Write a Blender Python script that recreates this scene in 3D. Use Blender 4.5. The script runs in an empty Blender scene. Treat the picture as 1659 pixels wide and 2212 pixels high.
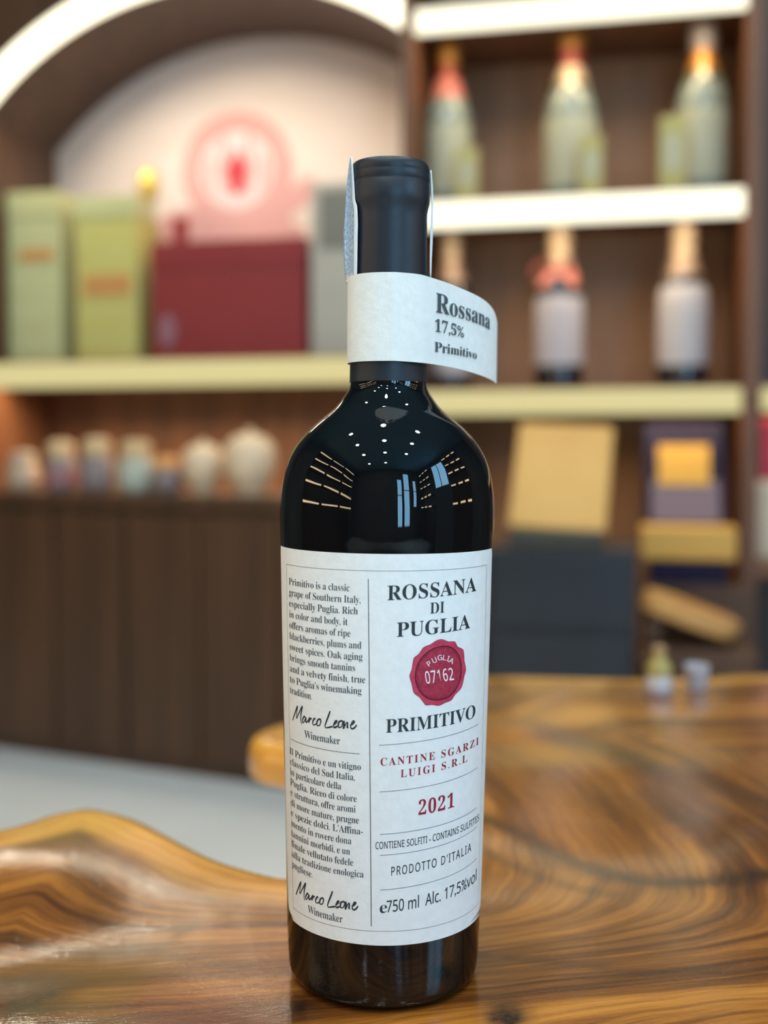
import bpy, bmesh, math, random
import numpy as np
from mathutils import Vector, Matrix
random.seed(7)
S = bpy.context.scene
COL = S.collection

# ---------------------------------------------------------------- camera
FPX = 2450.0; CX = 829.5; CY = 1106.0; PITCH = math.radians(2.83)
TABLE_Z = 0.45
EYE = Vector((0.0, 0.0, TABLE_Z + 0.1845))
cam = bpy.data.cameras.new('camera')
cam.sensor_fit = 'HORIZONTAL'; cam.sensor_width = 36.0
cam.lens = FPX / 1659.0 * 36.0
cam.clip_start = 0.01; cam.clip_end = 50
cam.dof.use_dof = True; cam.dof.focus_distance = 0.379; cam.dof.aperture_fstop = 7.0
cam_o = bpy.data.objects.new('camera', cam); COL.objects.link(cam_o)
cam_o.location = EYE; cam_o.rotation_euler = (math.pi / 2 - PITCH, 0, 0)
S.camera = cam_o

# ---------------------------------------------------------------- world and exposure
W = bpy.data.worlds.new('world'); S.world = W; W.use_nodes = True
W.node_tree.nodes['Background'].inputs[0].default_value = (0.55, 0.75, 1.0, 1)
W.node_tree.nodes['Background'].inputs[1].default_value = 0.3
S.view_settings.view_transform = 'Standard'; S.view_settings.look = 'None'
S.view_settings.exposure = 0.0; S.view_settings.gamma = 1.0
S.view_settings.use_curve_mapping = False
S.cycles.use_denoising = True
S.cycles.max_bounces = 7; S.cycles.diffuse_bounces = 4; S.cycles.glossy_bounces = 4
S.cycles.transmission_bounces = 4; S.cycles.caustics_reflective = False; S.cycles.caustics_refractive = False
S.cycles.sample_clamp_indirect = 6.0

LED_E = 0.86          # fascia glow of the display shelves
UNDER_W = 0.80         # multiplier of the fill lamps added behind the fascias
SPOT_E = 235.0         # ceiling downlights
WIN_E = 10.0           # daylight in the shop windows
SIDE_E = 14.0         # strip lights of the shelves along the side walls

# ---------------------------------------------------------------- pixel geometry
ct, st = math.cos(PITCH), math.sin(PITCH)
def ray(px, py):
    a = (px - CX) / FPX; b = (CY - py) / FPX
    return Vector((a, ct + b * st, -st + b * ct))
def on_plane(px, py, z):
    r = ray(px, py); t = (z - EYE.z) / r.z
    return EYE + r * t
def at_depth(px, py, Y):
    r = ray(px, py); return EYE + r * (Y / r.y)

PHI = math.atan(0.213)
WO = Vector((0, 2.4, 0)); WU = Vector((math.cos(PHI), -math.sin(PHI), 0)); WD = Vector((math.sin(PHI), math.cos(PHI), 0))
def wp(px, py, d=0.0):
    """pixel -> (u, z) on the display wall's plane, d metres behind its front"""
    r = ray(px, py); t = ((WO + WD * d) - EYE).dot(WD) / r.dot(WD)
    p = EYE + r * t
    return (p - WO).dot(WU), p.z
def wu(px, d=0.0, py=900): return wp(px, py, d)[0]
def wz(px, py, d=0.0): return wp(px, py, d)[1]

# ---------------------------------------------------------------- helpers
def mesh_obj(name, verts, faces, mats, parent=None, fm=None, smooth=False, sharp=None):
    me = bpy.data.meshes.new(name); me.from_pydata([tuple(v) for v in verts], [], faces)
    for m in (mats if isinstance(mats, (list, tuple)) else [mats]): me.materials.append(m)
    if fm is not None:
        me.polygons.foreach_set('material_index', fm)
    if smooth:
        me.polygons.foreach_set('use_smooth', [True] * len(me.polygons))
    me.update()
    if smooth and sharp: me.set_sharp_from_angle(angle=math.radians(sharp))
    o = bpy.data.objects.new(name, me); COL.objects.link(o)
    if parent is not None: o.parent = parent
    return o
def tag(o, label=None, cat=None, group=None, kind=None):
    if label: o['label'] = label
    if cat: o['category'] = cat
    if group: o['group'] = group
    if kind: o['kind'] = kind
    return o
def thing(name, label, cat, loc=(0, 0, 0), rz=0.0, group=None):
    o = bpy.data.objects.new(name, None); COL.objects.link(o); o.empty_display_size = 0.05
    o.location = loc; o.rotation_euler = (0, 0, rz)
    return tag(o, label, cat, group)
def wall_thing(name, label, cat, u=0, d=0, z=0, rz=0, group=None):
    p = WO + WU * u + WD * d; p.z = z
    return thing(name, label, cat, p, -PHI + rz, group)
class MB:
    def __init__(s): s.v = []; s.f = []; s.m = []
    def box(s, x0, x1, y0, y1, z0, z1, m=0, mat=None):
        b = len(s.v); P = [(x0, y0, z0), (x1, y0, z0), (x1, y1, z0), (x0, y1, z0), (x0, y0, z1), (x1, y0, z1), (x1, y1, z1), (x0, y1, z1)]
        if mat is not None: P = [tuple(mat @ Vector(p)) for p in P]
        s.v += P
        for q in ((0, 3, 2, 1), (4, 5, 6, 7), (0, 1, 5, 4), (1, 2, 6, 5), (2, 3, 7, 6), (3, 0, 4, 7)):
            s.f.append(tuple(b + i for i in q)); s.m.append(m)
        return s
    def prism(s, poly, z0, z1, m=0):
        b = len(s.v); n = len(poly)
        s.v += [(x, y, z0) for x, y in poly] + [(x, y, z1) for x, y in poly]
        s.f.append(tuple(b + i for i in range(n - 1, -1, -1))); s.f.append(tuple(b + n + i for i in range(n))); s.m += [m, m]
        for i in range(n):
            j = (i + 1) % n; s.f.append((b + i, b + j, b + n + j, b + n + i)); s.m.append(m)
        return s
    def build(s, name, mats, parent=None, bevel=0.0, smooth=False):
        o = mesh_obj(name, s.v, s.f, mats, parent, s.m, smooth)
        if bevel:
            md = o.modifiers.new('bevel', 'BEVEL'); md.width = bevel; md.segments = 3; md.limit_method = 'ANGLE'
        return o
def box(name, parent, mats, x0, x1, y0, y1, z0, z1, bevel=0.002):
    return MB().box(x0, x1, y0, y1, z0, z1).build(name, mats, parent, bevel)
def lathe(prof, n=48, close=True):
    """prof: list of (r, z) -> verts, faces around z"""
    v = []; f = []
    for r, z in prof:
        for k in range(n):
            a = 2 * math.pi * k / n; v.append((r * math.sin(a), -r * math.cos(a), z))
    for i in range(len(prof) - 1):
        for k in range(n):
            j = (k + 1) % n; f.append((i * n + k, i * n + j, (i + 1) * n + j, (i + 1) * n + k))
    if close:
        f.append(tuple(range(n - 1, -1, -1))); f.append(tuple((len(prof) - 1) * n + k for k in range(n)))
    return v, f
def lathe_obj(name, prof, mats, parent, n=48, close=True, sharp=40):
    v, f = lathe(prof, n, close); return mesh_obj(name, v, f, mats, parent, smooth=True, sharp=sharp)
def pchip(xs, ys, q):
    xs = np.asarray(xs, float); ys = np.asarray(ys, float); h = np.diff(xs); d = np.diff(ys) / h
    m = np.zeros_like(xs); m[0] = d[0]; m[-1] = d[-1]
    for i in range(1, len(xs) - 1):
        if d[i - 1] * d[i] > 0:
            w1 = 2 * h[i] + h[i - 1]; w2 = h[i] + 2 * h[i - 1]; m[i] = (w1 + w2) / (w1 / d[i - 1] + w2 / d[i])
    q = np.asarray(q, float); i = np.clip(np.searchsorted(xs, q) - 1, 0, len(h) - 1); t = (q - xs[i]) / h[i]
    return ((2*t**3 - 3*t**2 + 1) * ys[i] + (t**3 - 2*t**2 + t) * h[i] * m[i] + (-2*t**3 + 3*t**2) * ys[i+1] + (t**3 - t**2) * h[i] * m[i+1])
def catmull(P, n=8, closed=False):
    P = [np.array(p, float) for p in P]; out = []; N = len(P)
    rng = range(N if closed else N - 1)
    g = (lambda i: P[i % N]) if closed else (lambda i: P[min(max(i, 0), N - 1)])
    for i in rng:
        a, b, c, d = g(i - 1), g(i), g(i + 1), g(i + 2)
        for k in range(n):
            t = k / n
            out.append(0.5 * (2*b + (c - a)*t + (2*a - 5*b + 4*c - d)*t*t + (3*b - 3*c + d - a)*t**3))
    if not closed: out.append(P[-1])
    return out
def sstep(a, b, x):
    t = np.clip((np.asarray(x, float) - a) / (b - a), 0, 1); return t * t * (3 - 2 * t)

# ---------------------------------------------------------------- materials
def mat(name, color, rough=0.5, metal=0.0, spec=0.5, coat=0.0, emit=None, es=0.0, trans=0.0):
    m = bpy.data.materials.new(name); m.use_nodes = True; b = m.node_tree.nodes['Principled BSDF']
    b.inputs['Base Color'].default_value = (*color, 1); b.inputs['Roughness'].default_value = rough
    b.inputs['Metallic'].default_value = metal; b.inputs['Specular IOR Level'].default_value = spec
    b.inputs['Coat Weight'].default_value = coat; b.inputs['Coat Roughness'].default_value = 0.05
    b.inputs['Transmission Weight'].default_value = trans
    if emit: b.inputs['Emission Color'].default_value = (*emit, 1); b.inputs['Emission Strength'].default_value = es
    return m
def nodes(m): return m.node_tree.nodes, m.node_tree.links, m.node_tree.nodes['Principled BSDF']
def noise_tint(m, c1, c2, scale=(1, 1, 1), nscale=5.0, detail=4, bump=0.0, bscale=None, lo=0.35, hi=0.65):
    N, L, B = nodes(m)
    tc = N.new('ShaderNodeTexCoord'); mp = N.new('ShaderNodeMapping'); mp.inputs['Scale'].default_value = scale
    L.new(tc.outputs['Object'], mp.inputs['Vector'])
    nz = N.new('ShaderNodeTexNoise'); nz.inputs['Scale'].default_value = nscale; nz.inputs['Detail'].default_value = detail
    L.new(mp.outputs['Vector'], nz.inputs['Vector'])
    r = N.new('ShaderNodeValToRGB'); r.color_ramp.elements[0].position = lo; r.color_ramp.elements[1].position = hi
    r.color_ramp.elements[0].color = (*c1, 1); r.color_ramp.elements[1].color = (*c2, 1)
    L.new(nz.outputs['Fac'], r.inputs['Fac']); L.new(r.outputs['Color'], B.inputs['Base Color'])
    if bump:
        n2 = N.new('ShaderNodeTexNoise'); n2.inputs['Scale'].default_value = bscale or nscale * 4; n2.inputs['Detail'].default_value = 3
        L.new(tc.outputs['Object'], n2.inputs['Vector'])
        bp = N.new('ShaderNodeBump'); bp.inputs['Strength'].default_value = bump; bp.inputs['Distance'].default_value = 0.001
        L.new(n2.outputs['Fac'], bp.inputs['Height']); L.new(bp.outputs['Normal'], B.inputs['Normal'])
    return m
M = {}
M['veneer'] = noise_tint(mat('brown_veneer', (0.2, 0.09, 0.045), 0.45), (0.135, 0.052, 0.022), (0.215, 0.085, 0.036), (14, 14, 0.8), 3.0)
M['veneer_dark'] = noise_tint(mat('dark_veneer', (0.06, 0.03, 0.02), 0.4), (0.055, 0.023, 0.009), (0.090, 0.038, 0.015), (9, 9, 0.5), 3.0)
M['cream'] = noise_tint(mat('cream_panel', (0.72, 0.6, 0.52), 0.7), (0.70, 0.58, 0.52), (0.76, 0.64, 0.57), (1, 1, 1), 4.0)
M['led'] = mat('led_diffuser', (0.25, 0.24, 0.2), 0.5, emit=(1.0, 0.93, 0.68), es=LED_E * 1.7)
M['led_dim'] = mat('led_diffuser_dim', (0.12, 0.11, 0.07), 0.5, emit=(1.0, 0.86, 0.38), es=LED_E * 0.74)
M['led_arch'] = mat('led_diffuser_arch', (0.25, 0.24, 0.2), 0.5, emit=(1.0, 0.92, 0.68), es=LED_E * 3.0)
M['led_side'] = mat('led_strip_warm', (0.9, 0.8, 0.6), 0.5, emit=(1.0, 0.74, 0.45), es=SIDE_E)
M['spot'] = mat('downlight_glow', (1, 1, 1), 0.5, emit=(0.86, 0.97, 1.0), es=SPOT_E)
M['daylight'] = mat('daylight_pane', (0.3, 0.5, 0.8), 0.1, emit=(0.30, 0.66, 1.0), es=WIN_E)
M['ceiling'] = noise_tint(mat('ceiling_paint', (0.1, 0.16, 0.19), 0.9), (0.13, 0.24, 0.30), (0.15, 0.27, 0.33), (1, 1, 1), 2.0)
M['wall'] = noise_tint(mat('wall_paint', (0.12, 0.1, 0.09), 0.8), (0.11, 0.095, 0.085), (0.14, 0.12, 0.105), (1, 1, 1), 2.0)
M['floor'] = noise_tint(mat('floor_tile', (0.6, 0.6, 0.58), 0.25), (0.74, 0.74, 0.71), (0.80, 0.80, 0.77), (1, 1, 1), 2.5)
M['black_metal'] = mat('black_metal', (0.02, 0.02, 0.022), 0.4, 0.6)
M['white_trim'] = mat('white_trim', (0.7, 0.7, 0.7), 0.4)

# ---------------------------------------------------------------- room shell
RX0, RX1, RY0, RY1, RZ = -2.6, 2.6, -3.2, 3.3, 2.9
def struct(name, o): o.name = name; o['kind'] = 'structure'; return o
struct('floor', box('floor', None, M['floor'], RX0 - .1, RX1 + .1, RY0 - .1, RY1 + .1, -0.1, 0, 0))
struct('ceiling', box('ceiling', None, M['ceiling'], RX0 - .1, RX1 + .1, RY0 - .1, RY1 + .1, RZ, RZ + .1, 0))
struct('wall_left', box('wall_left', None, M['wall'], RX0 - .1, RX0, RY0, RY1, 0, RZ, 0))
WY0, WY1, WZ0, WZ1 = -1.60, -0.50, 1.30, 2.60   # window in the right-hand wall
struct('wall_right', MB().box(RX1, RX1 + .1, RY0, WY0, 0, RZ).box(RX1, RX1 + .1, WY1, RY1, 0, RZ).box(RX1, RX1 + .1, WY0, WY1, 0, WZ0).box(RX1, RX1 + .1, WY0, WY1, WZ1, RZ).build('wall_right', M['wall']))
wd = MB().box(RX1 + .06, RX1 + .08, WY0, WY1, WZ0, WZ1).build('window_4', M['daylight']); wd['kind'] = 'structure'
MB().box(RX1, RX1 + .055, WY0, WY0 + .03, WZ0, WZ1).box(RX1, RX1 + .055, WY1 - .03, WY1, WZ0, WZ1).box(RX1, RX1 + .055, WY0 + .03, WY1 - .03, WZ0, WZ0 + .03).box(RX1, RX1 + .055, WY0 + .03, WY1 - .03, WZ1 - .03, WZ1).box(RX1 + .005, RX1 + .05, (WY0 + WY1)/2 - .015, (WY0 + WY1)/2 + .015, WZ0 + .03, WZ1 - .03).build('window_frame', M['black_metal'], wd)
struct('wall_back', box('wall_back', None, M['wall'], RX0, RX1, RY1, RY1 + .1, 0, RZ, 0))
# shop-front wall behind the photographer, with window openings
WINS = [(0.66, 1.02, 0.4, 2.2), (1.12, 1.58, 0.4, 2.6), (1.85, 2.15, 0.8, 2.2)]
b = MB(); xs = RX0
for (a0, a1, z0, z1) in WINS:
    b.box(xs, a0, RY0 - .1, RY0, 0, RZ); b.box(a0, a1, RY0 - .1, RY0, 0, z0); b.box(a0, a1, RY0 - .1, RY0, z1, RZ); xs = a1
b.box(xs, RX1, RY0 - .1, RY0, 0, RZ)
struct('wall_front', b.build('wall_front', M['wall']))
for i, (a0, a1, z0, z1) in enumerate(WINS):
    w = MB().box(a0, a1, RY0 - .08, RY0 - .06, z0, z1).build('window_%d' % (i + 1), M['daylight']); w['kind'] = 'structure'
    fr = MB(); t = .025
    fr.box(a0, a0 + t, RY0 - .055, RY0 - .0, z0, z1).box(a1 - t, a1, RY0 - .055, RY0, z0, z1).box(a0 + t, a1 - t, RY0 - .055, RY0, z0, z0 + t).box(a0 + t, a1 - t, RY0 - .055, RY0, z1 - t, z1)
    zm = (z0 + z1) / 2; fr.box(a0 + t, a1 - t, RY0 - .05, RY0 - .01, zm - t / 2, zm + t / 2)
    fr.build('window_frame', M['black_metal'], w)

# ceiling downlights
k = 0
for yy in (-2.2, -1.2, -0.3, 0.6):
    for xx in (-1.1, -0.1, 0.9) if yy > -2 else (-1.1, -0.1):
        t = thing('ceiling_downlight', 'round recessed downlight in the dark ceiling, mirrored as a dot on the bottle shoulder', 'ceiling light', (xx, yy, RZ), 0, 'ceiling downlights')
        lathe_obj('trim_ring', [(0.068, -0.012), (0.085, -0.012), (0.085, 0.0), (0.068, 0.0)], M['white_trim'], t, 24, False)
        lathe_obj('lamp_lens', [(0.001, -0.006), (0.066, -0.006)], M['spot'], t, 24, False)

# ---------------------------------------------------------------- display wall: cabinets
Zw = lambda px, py, d=0: wz(px, py, d)
DEP = 0.34
# heights of the glowing shelf edges
LS = (Zw(400, 843), Zw(400, 770))         # shelf of the arched bay
RA = (Zw(1150, 64), Zw(1150, -8))
RB = (Zw(1260, 490), Zw(1260, 413))
RC = (Zw(1300, 905), Zw(1300, 832))
TOP = 1.75
def area_lamp(name, parent, loc, sx, sy, w, col=(1, 0.76, 0.48), rot=(0, 0, 0), spread=145):
    l = bpy.data.lights.new(name, 'AREA'); l.shape = 'RECTANGLE'; l.size = sx; l.size_y = sy; l.energy = w * UNDER_W; l.color = col; l.spread = math.radians(spread)
    o = bpy.data.objects.new(name, l); COL.objects.link(o); o.parent = parent; o.location = loc; o.rotation_euler = rot
    return o
def shelf(parent, u0, u1, z0, z1, led, w, depth=DEP, lamp=True, name='shelf'):
    o = MB().box(u0, u1, 0.012, depth, z1 - 0.022, z1 - 0.002).build(name, M['veneer'], parent)
    s = MB().box(u0 + .004, u1 - .004, -0.004, 0.012, z0 + .010, z1 - .008).build('light_strip', led, o, 0.004)
    if lamp: area_lamp('shelf_fill_lamp', o, ((u0 + u1) / 2, 0.045, z1 - 0.030), (u1 - u0) * .94, 0.025, w)  # unseen area lamp added to strengthen the strip's light
    return o
# --- arched bay
uL = wu(-34, 0, 500); uR = wu(866, 0, 300)
arch = wall_thing('arched_display_cabinet', 'brown arched niche cabinet with glowing arch and pale back panel', 'cabinet')
p1, p2, p3 = [np.array(wp(*q)) for q in ((30, 178), (308, 0), (840, 55))]
A_ = np.array([[2*(p2-p1)[0], 2*(p2-p1)[1]], [2*(p3-p1)[0], 2*(p3-p1)[1]]]); B_ = np.array([p2@p2 - p1@p1, p3@p3 - p1@p1])
cc = np.linalg.solve(A_, B_); RR = float(np.linalg.norm(p1 - cc)) + .010
def arc_pts(r, u0, u1, n=40):
    a0 = math.acos(max(-1, min(1, (u0 - cc[0]) / r))); a1 = math.acos(max(-1, min(1, (u1 - cc[0]) / r)))
    return [(cc[0] + r * math.cos(a0 + (a1 - a0) * i / n), cc[1] + r * math.sin(a0 + (a1 - a0) * i / n)) for i in range(n + 1)]
inner = arc_pts(RR, uL, uR)
BAND = 0.050
outer = arc_pts(RR + BAND, uL, uR)
z_sh = LS[1]
# back panel
poly = [(uL, z_sh)] + inner + [(uR, z_sh)]
bp = mesh_obj('back_panel', [(u, DEP, z) for u, z in poly] + [(u, DEP + .012, z) for u, z in poly], [tuple(range(len(poly))), tuple(range(2*len(poly)-1, len(poly)-1, -1))] + [(i, i + len(poly), (i+1) % len(poly) + len(poly), (i+1) % len(poly)) for i in range(len(poly))], M['cream'], arch)
tag(bp, 'pale cream back panel of the niche')
# reveal (sides + soffit)
v = [(u, 0.014, z) for u, z in poly] + [(u, DEP, z) for u, z in poly]; n = len(poly)
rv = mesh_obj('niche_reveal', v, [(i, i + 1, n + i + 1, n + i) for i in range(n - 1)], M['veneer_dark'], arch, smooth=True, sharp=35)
# light strip arch
v = []; n = len(inner)
for d in (-0.004, 0.014):
    v += [(u, d, z) for u, z in inner] + [(u, d, z) for u, z in outer]
f = []
for i in range(n - 1):
    f += [(i, i+1, n+i+1, n+i), (2*n+i, 3*n+i, 3*n+i+1, 2*n+i+1), (i, 2*n+i, 2*n+i+1, i+1), (n+i, n+i+1, 3*n+i+1, 3*n+i)]
f += [(0, n, 3*n, 2*n), (n-1, 3*n-1, 4*n-1, 2*n-1)][:1]
strip = mesh_obj('arch_light_strip', v, f, M['led_arch'], arch)
# fascia above the arch
v = [(u, 0.0, z) for u, z in outer] + [(u, 0.0, TOP) for u, z in outer] + [(u, 0.02, z) for u, z in outer] + [(u, 0.02, TOP) for u, z in outer]
f = []
for i in range(n - 1):
    f += [(i, i+1, n+i+1, n+i), (2*n+i, 3*n+i, 3*n+i+1, 2*n+i+1), (i, 2*n+i, 2*n+i+1, i+1)]
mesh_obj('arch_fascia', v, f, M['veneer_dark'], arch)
PW = 0.024
box('side_panel', arch, M['veneer'], uL - PW, uL - .0005, 0, DEP + .02, 0, TOP, .002)
sh = shelf(arch, uL, uR, LS[0], LS[1], M['led_dim'], 7.5)
box('lower_back_panel', arch, M['veneer'], uL, uR, DEP - .02, DEP, 0, LS[1] - .024, 0)
# hidden fill lamps added behind the arch strip to brighten the niche
for i in range(5):
    q = inner[4 + i * 8]; tn = Vector((cc[0] - q[0], 0, cc[1] - q[1])).normalized()
    o = area_lamp('arch_fill_lamp', strip, (q[0] + tn.x * .006, 0.035, q[1] + tn.z * .006), 0.17, 0.02, 1.2, (1, 0.85, 0.64), spread=160)
    o.rotation_euler = (-tn).to_track_quat('Z', 'X').to_euler()
# emblem printed on the back panel: ring, leaf-like diamond and a pink ribbon
M['pink'] = mat('pink_print', (0.70, 0.36, 0.34), 0.6); M['rose'] = mat('rose_print', (0.66, 0.34, 0.31), 0.6); M['red'] = mat('red_print', (0.55, 0.03, 0.05), 0.6)
M['white_print'] = mat('white_print', (0.74, 0.60, 0.58), 0.6)
eu, ez = wp(512, 368, DEP); s1 = 1.0 / FPX * 2.75 * 1.02
def ring(name, r0, r1, m, dd, n=64):
    v = []; 
    for k in range(n):
        a = 2 * math.pi * k / n
        for r, d in ((r0, 0), (r1, 0), (r0, 1), (r1, 1)): v.append((eu + r * math.cos(a), DEP - dd * d, ez + r * math.sin(a)))
    f = []
    for k in range(n):
        a, b2 = 4 * k, 4 * ((k + 1) % n)
        f += [(a+2, a+3, b2+3, b2+2), (a+1, b2+1, b2+3, a+3), (a, a+2, b2+2, b2)]
    return v, f
e1 = mesh_obj('emblem', *ring('', 82 * s1, 124 * s1, None, .002), M['rose'], bp)
tag(e1, 'faded pink round emblem with a red diamond')
vv, ff, mm = [], [], []
def add_poly(pts, d, mi):
    b0 = len(vv); vv.extend([(eu + x * s1, DEP - d, ez + y * s1) for x, y in pts]); ff.append(tuple(b0 + i for i in range(len(pts)))); mm.append(mi)
add_poly([(82 * math.cos(a * .1), 82 * math.sin(a * .1)) for a in range(63)], .0021, 0)
for sx in (-1, 1):   # two pale curved leaves and pink stems between them
    add_poly([(sx * 20, 70), (sx * 34, 76), (sx * 40, 20), (sx * 32, -50), (sx * 18, -60), (sx * 24, 0)], .0024, 1)
    add_poly([(sx * 60, 40), (sx * 70, 20), (sx * 68, -30), (sx * 56, -56), (sx * 52, 0)], .0024, 1)
add_poly([(0, 48), (26, 4), (14, -50), (-10, -52), (-26, 2)], .0026, 2)
mesh_obj('emblem_centre', vv, ff, [M['white_print'], M['rose'], M['red']], e1, mm)
rib = catmull([(-175, -95), (-100, -75), (0, -92), (60, -80), (110, -48), (165, -22), (178, -60), (120, -105), (150, -140), (0, -150), (-175, -150)], 6, True)
vv = [(eu + p[0] * s1, DEP - .0016, ez + p[1] * s1) for p in rib]
mesh_obj('emblem_ribbon', vv, [tuple(range(len(vv)))], M['rose'], e1)

# --- right bay
vL = uR + 0.0005; vR = wu(1606, 0, 900)
bay = wall_thing('display_shelf_unit', 'tall brown shelf unit of bottles with three glowing shelf edges', 'shelf unit')
box('side_panel', bay, M['veneer'], vL, vL + PW - .001, 0, DEP + .02, 0, TOP)
box('side_panel', bay, M['veneer'], vR, vR + .030, 0, DEP + .02, 0, TOP)
M['veneer_lit'] = noise_tint(mat('lit_brown_veneer', (0.3, 0.17, 0.1), 0.5), (0.27, 0.145, 0.08), (0.36, 0.20, 0.115), (14, 14, 0.8), 3.0)  # veneer copy with shelf light put into its colour, for the back panel
box('back_panel', bay, M['veneer_lit'], vL + PW, vR, DEP, DEP + .018, 0, TOP, 0)
for z, led, w in ((RA, M['led'], 1.8), (RB, M['led'], 2.0), (RC, M['led_dim'], 1.5)):
    shelf(bay, vL + PW, vR, z[0], z[1], led, w)
# --- next bay, at the frame's edge
nL = vR + .0305; nR = nL + .55
nxt = wall_thing('display_shelf_unit', 'brown shelf unit at the frame edge with a red carton, beyond the bottle shelves', 'shelf unit')
box('side_panel', nxt, M['veneer'], nR, nR + .03, 0, DEP + .02, 0, TOP)
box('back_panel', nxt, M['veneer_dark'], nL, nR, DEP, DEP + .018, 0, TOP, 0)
RCn = (Zw(1650, 900), Zw(1650, 828))
shelf(nxt, nL, nR, RCn[0], RCn[1], M['led_dim'], 1.0)
low_z = Zw(1650, 1215)
box('shelf', nxt, M['veneer'], nL, nR, 0.0, DEP, low_z - .03, low_z)

# ---------------------------------------------------------------- low counter under the arched bay
cf0 = on_plane(-140, 1595, 0.0); cf1 = on_plane(600, 1700, 0.0); dv = (cf1 - cf0); cfr = cf0 + dv * 1.42
ctop = EYE.z - (1066 - 985) * 2.31 / FPX
def to_w(p): q = p - WO; return (q.dot(WU), q.dot(WD))
f0, f1 = to_w(cf0), to_w(cfr)
cnt = wall_thing('low_counter', 'long dark brown counter on the pale floor, carrying a row of small jars', 'counter')
L_ = math.hypot(f1[0]-f0[0], f1[1]-f0[1]); dx = ((f1[0]-f0[0])/L_, (f1[1]-f0[1])/L_); nx = (dx[1], -dx[0])
MB().prism([f0, f1, (f1[0], -.006), (f0[0], -.006)], 0.0, ctop - .03).build('body', M['veneer_dark'], cnt)
MB().prism([(f0[0] + nx[0]*.012, f0[1] + nx[1]*.012), (f1[0] + nx[0]*.012 + dx[0]*.01, f1[1] + nx[1]*.012 + dx[1]*.01), (f1[0] + dx[0]*.01, -.006), (f0[0], -.006)], ctop - .03, ctop).build('countertop', M['veneer_dark'], cnt, .003)
nd = 7
for i in range(nd):
    a, e = L_ * i / nd + .004, L_ * (i + 1) / nd - .004
    q = [(f0[0] + dx[0]*s + nx[0]*o, f0[1] + dx[1]*s + nx[1]*o) for s, o in ((a, .0), (e, .0), (e, .014), (a, .014))]
    MB().prism(q[::-1] if False else q, 0.03, ctop - .04).build('door_panel', M['veneer_dark'], cnt, .002)
def on_counter(px, back=0.06):
    """point on the countertop seen at column px, 'back' metres behind the front edge"""
    r = ray(px, 1050); o = WO + WU * f0[0] + WD * f0[1]; nrm = WU * nx[0] + WD * nx[1]
    t = ((o - nrm * back) - EYE).dot(nrm) / r.dot(nrm); p = EYE + r * t
    return Vector((p.x, p.y, ctop))
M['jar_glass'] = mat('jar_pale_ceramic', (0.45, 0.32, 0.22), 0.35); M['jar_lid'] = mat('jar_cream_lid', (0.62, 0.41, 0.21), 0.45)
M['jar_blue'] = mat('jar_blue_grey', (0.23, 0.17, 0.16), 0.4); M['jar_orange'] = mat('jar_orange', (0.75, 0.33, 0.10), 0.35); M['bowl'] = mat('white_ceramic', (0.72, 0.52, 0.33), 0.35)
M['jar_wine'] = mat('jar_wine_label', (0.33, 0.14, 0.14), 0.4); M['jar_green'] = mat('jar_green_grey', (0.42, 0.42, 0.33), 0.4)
def jar(px, wpx, ytop, body, lid, label, name='lidded_jar', cat='jar', group='small jars on the low counter', band=None):
    p = on_counter(px, .055); sc = p.y / FPX; r = wpx * sc / 2; h = (EYE.z + (985 - ytop) * sc) - ctop
    t = thing(name, label, cat, p, 0, group)
    lathe_obj('body', [(r*.8, 0), (r*.95, .006), (r, .02), (r, h*.55), (r*.85, h*.64), (r*.7, h*.68)], body, t, 28)
    lathe_obj('lid', [(r*.78, h*.66), (r*.82, h*.68), (r*.82, h*.9), (r*.7, h*.97), (r*.3, h)], lid, t, 28)
    if band: lathe_obj('label_band', [(r*1.012, h*.15), (r*1.012, h*.45)], band, t, 28, False)
    return t
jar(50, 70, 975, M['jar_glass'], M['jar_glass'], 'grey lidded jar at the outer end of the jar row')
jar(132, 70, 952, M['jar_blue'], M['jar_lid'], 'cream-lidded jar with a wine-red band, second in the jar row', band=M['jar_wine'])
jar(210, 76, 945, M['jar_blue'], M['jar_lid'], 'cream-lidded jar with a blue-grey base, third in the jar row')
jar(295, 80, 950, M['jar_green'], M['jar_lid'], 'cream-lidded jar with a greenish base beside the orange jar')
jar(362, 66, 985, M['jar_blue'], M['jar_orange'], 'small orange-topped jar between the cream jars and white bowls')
def bowl(px, wpx, ytop, label):
    p = on_counter(px, .07); sc = p.y / FPX; r = wpx * sc / 2; h = (EYE.z + (985 - ytop) * sc) - ctop
    t = thing('sugar_bowl', label, 'bowl', p, 0, 'white bowls on the low counter')
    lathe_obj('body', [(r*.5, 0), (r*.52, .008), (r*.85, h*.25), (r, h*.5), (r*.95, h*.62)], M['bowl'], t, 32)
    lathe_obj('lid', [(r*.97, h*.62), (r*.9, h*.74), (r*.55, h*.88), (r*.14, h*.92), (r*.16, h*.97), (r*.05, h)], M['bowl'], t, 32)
bowl(440, 96, 948, 'smaller white lidded bowl next to the orange-topped jar')
bowl(540, 118, 925, 'larger white lidded bowl nearest the wine bottle')

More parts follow.
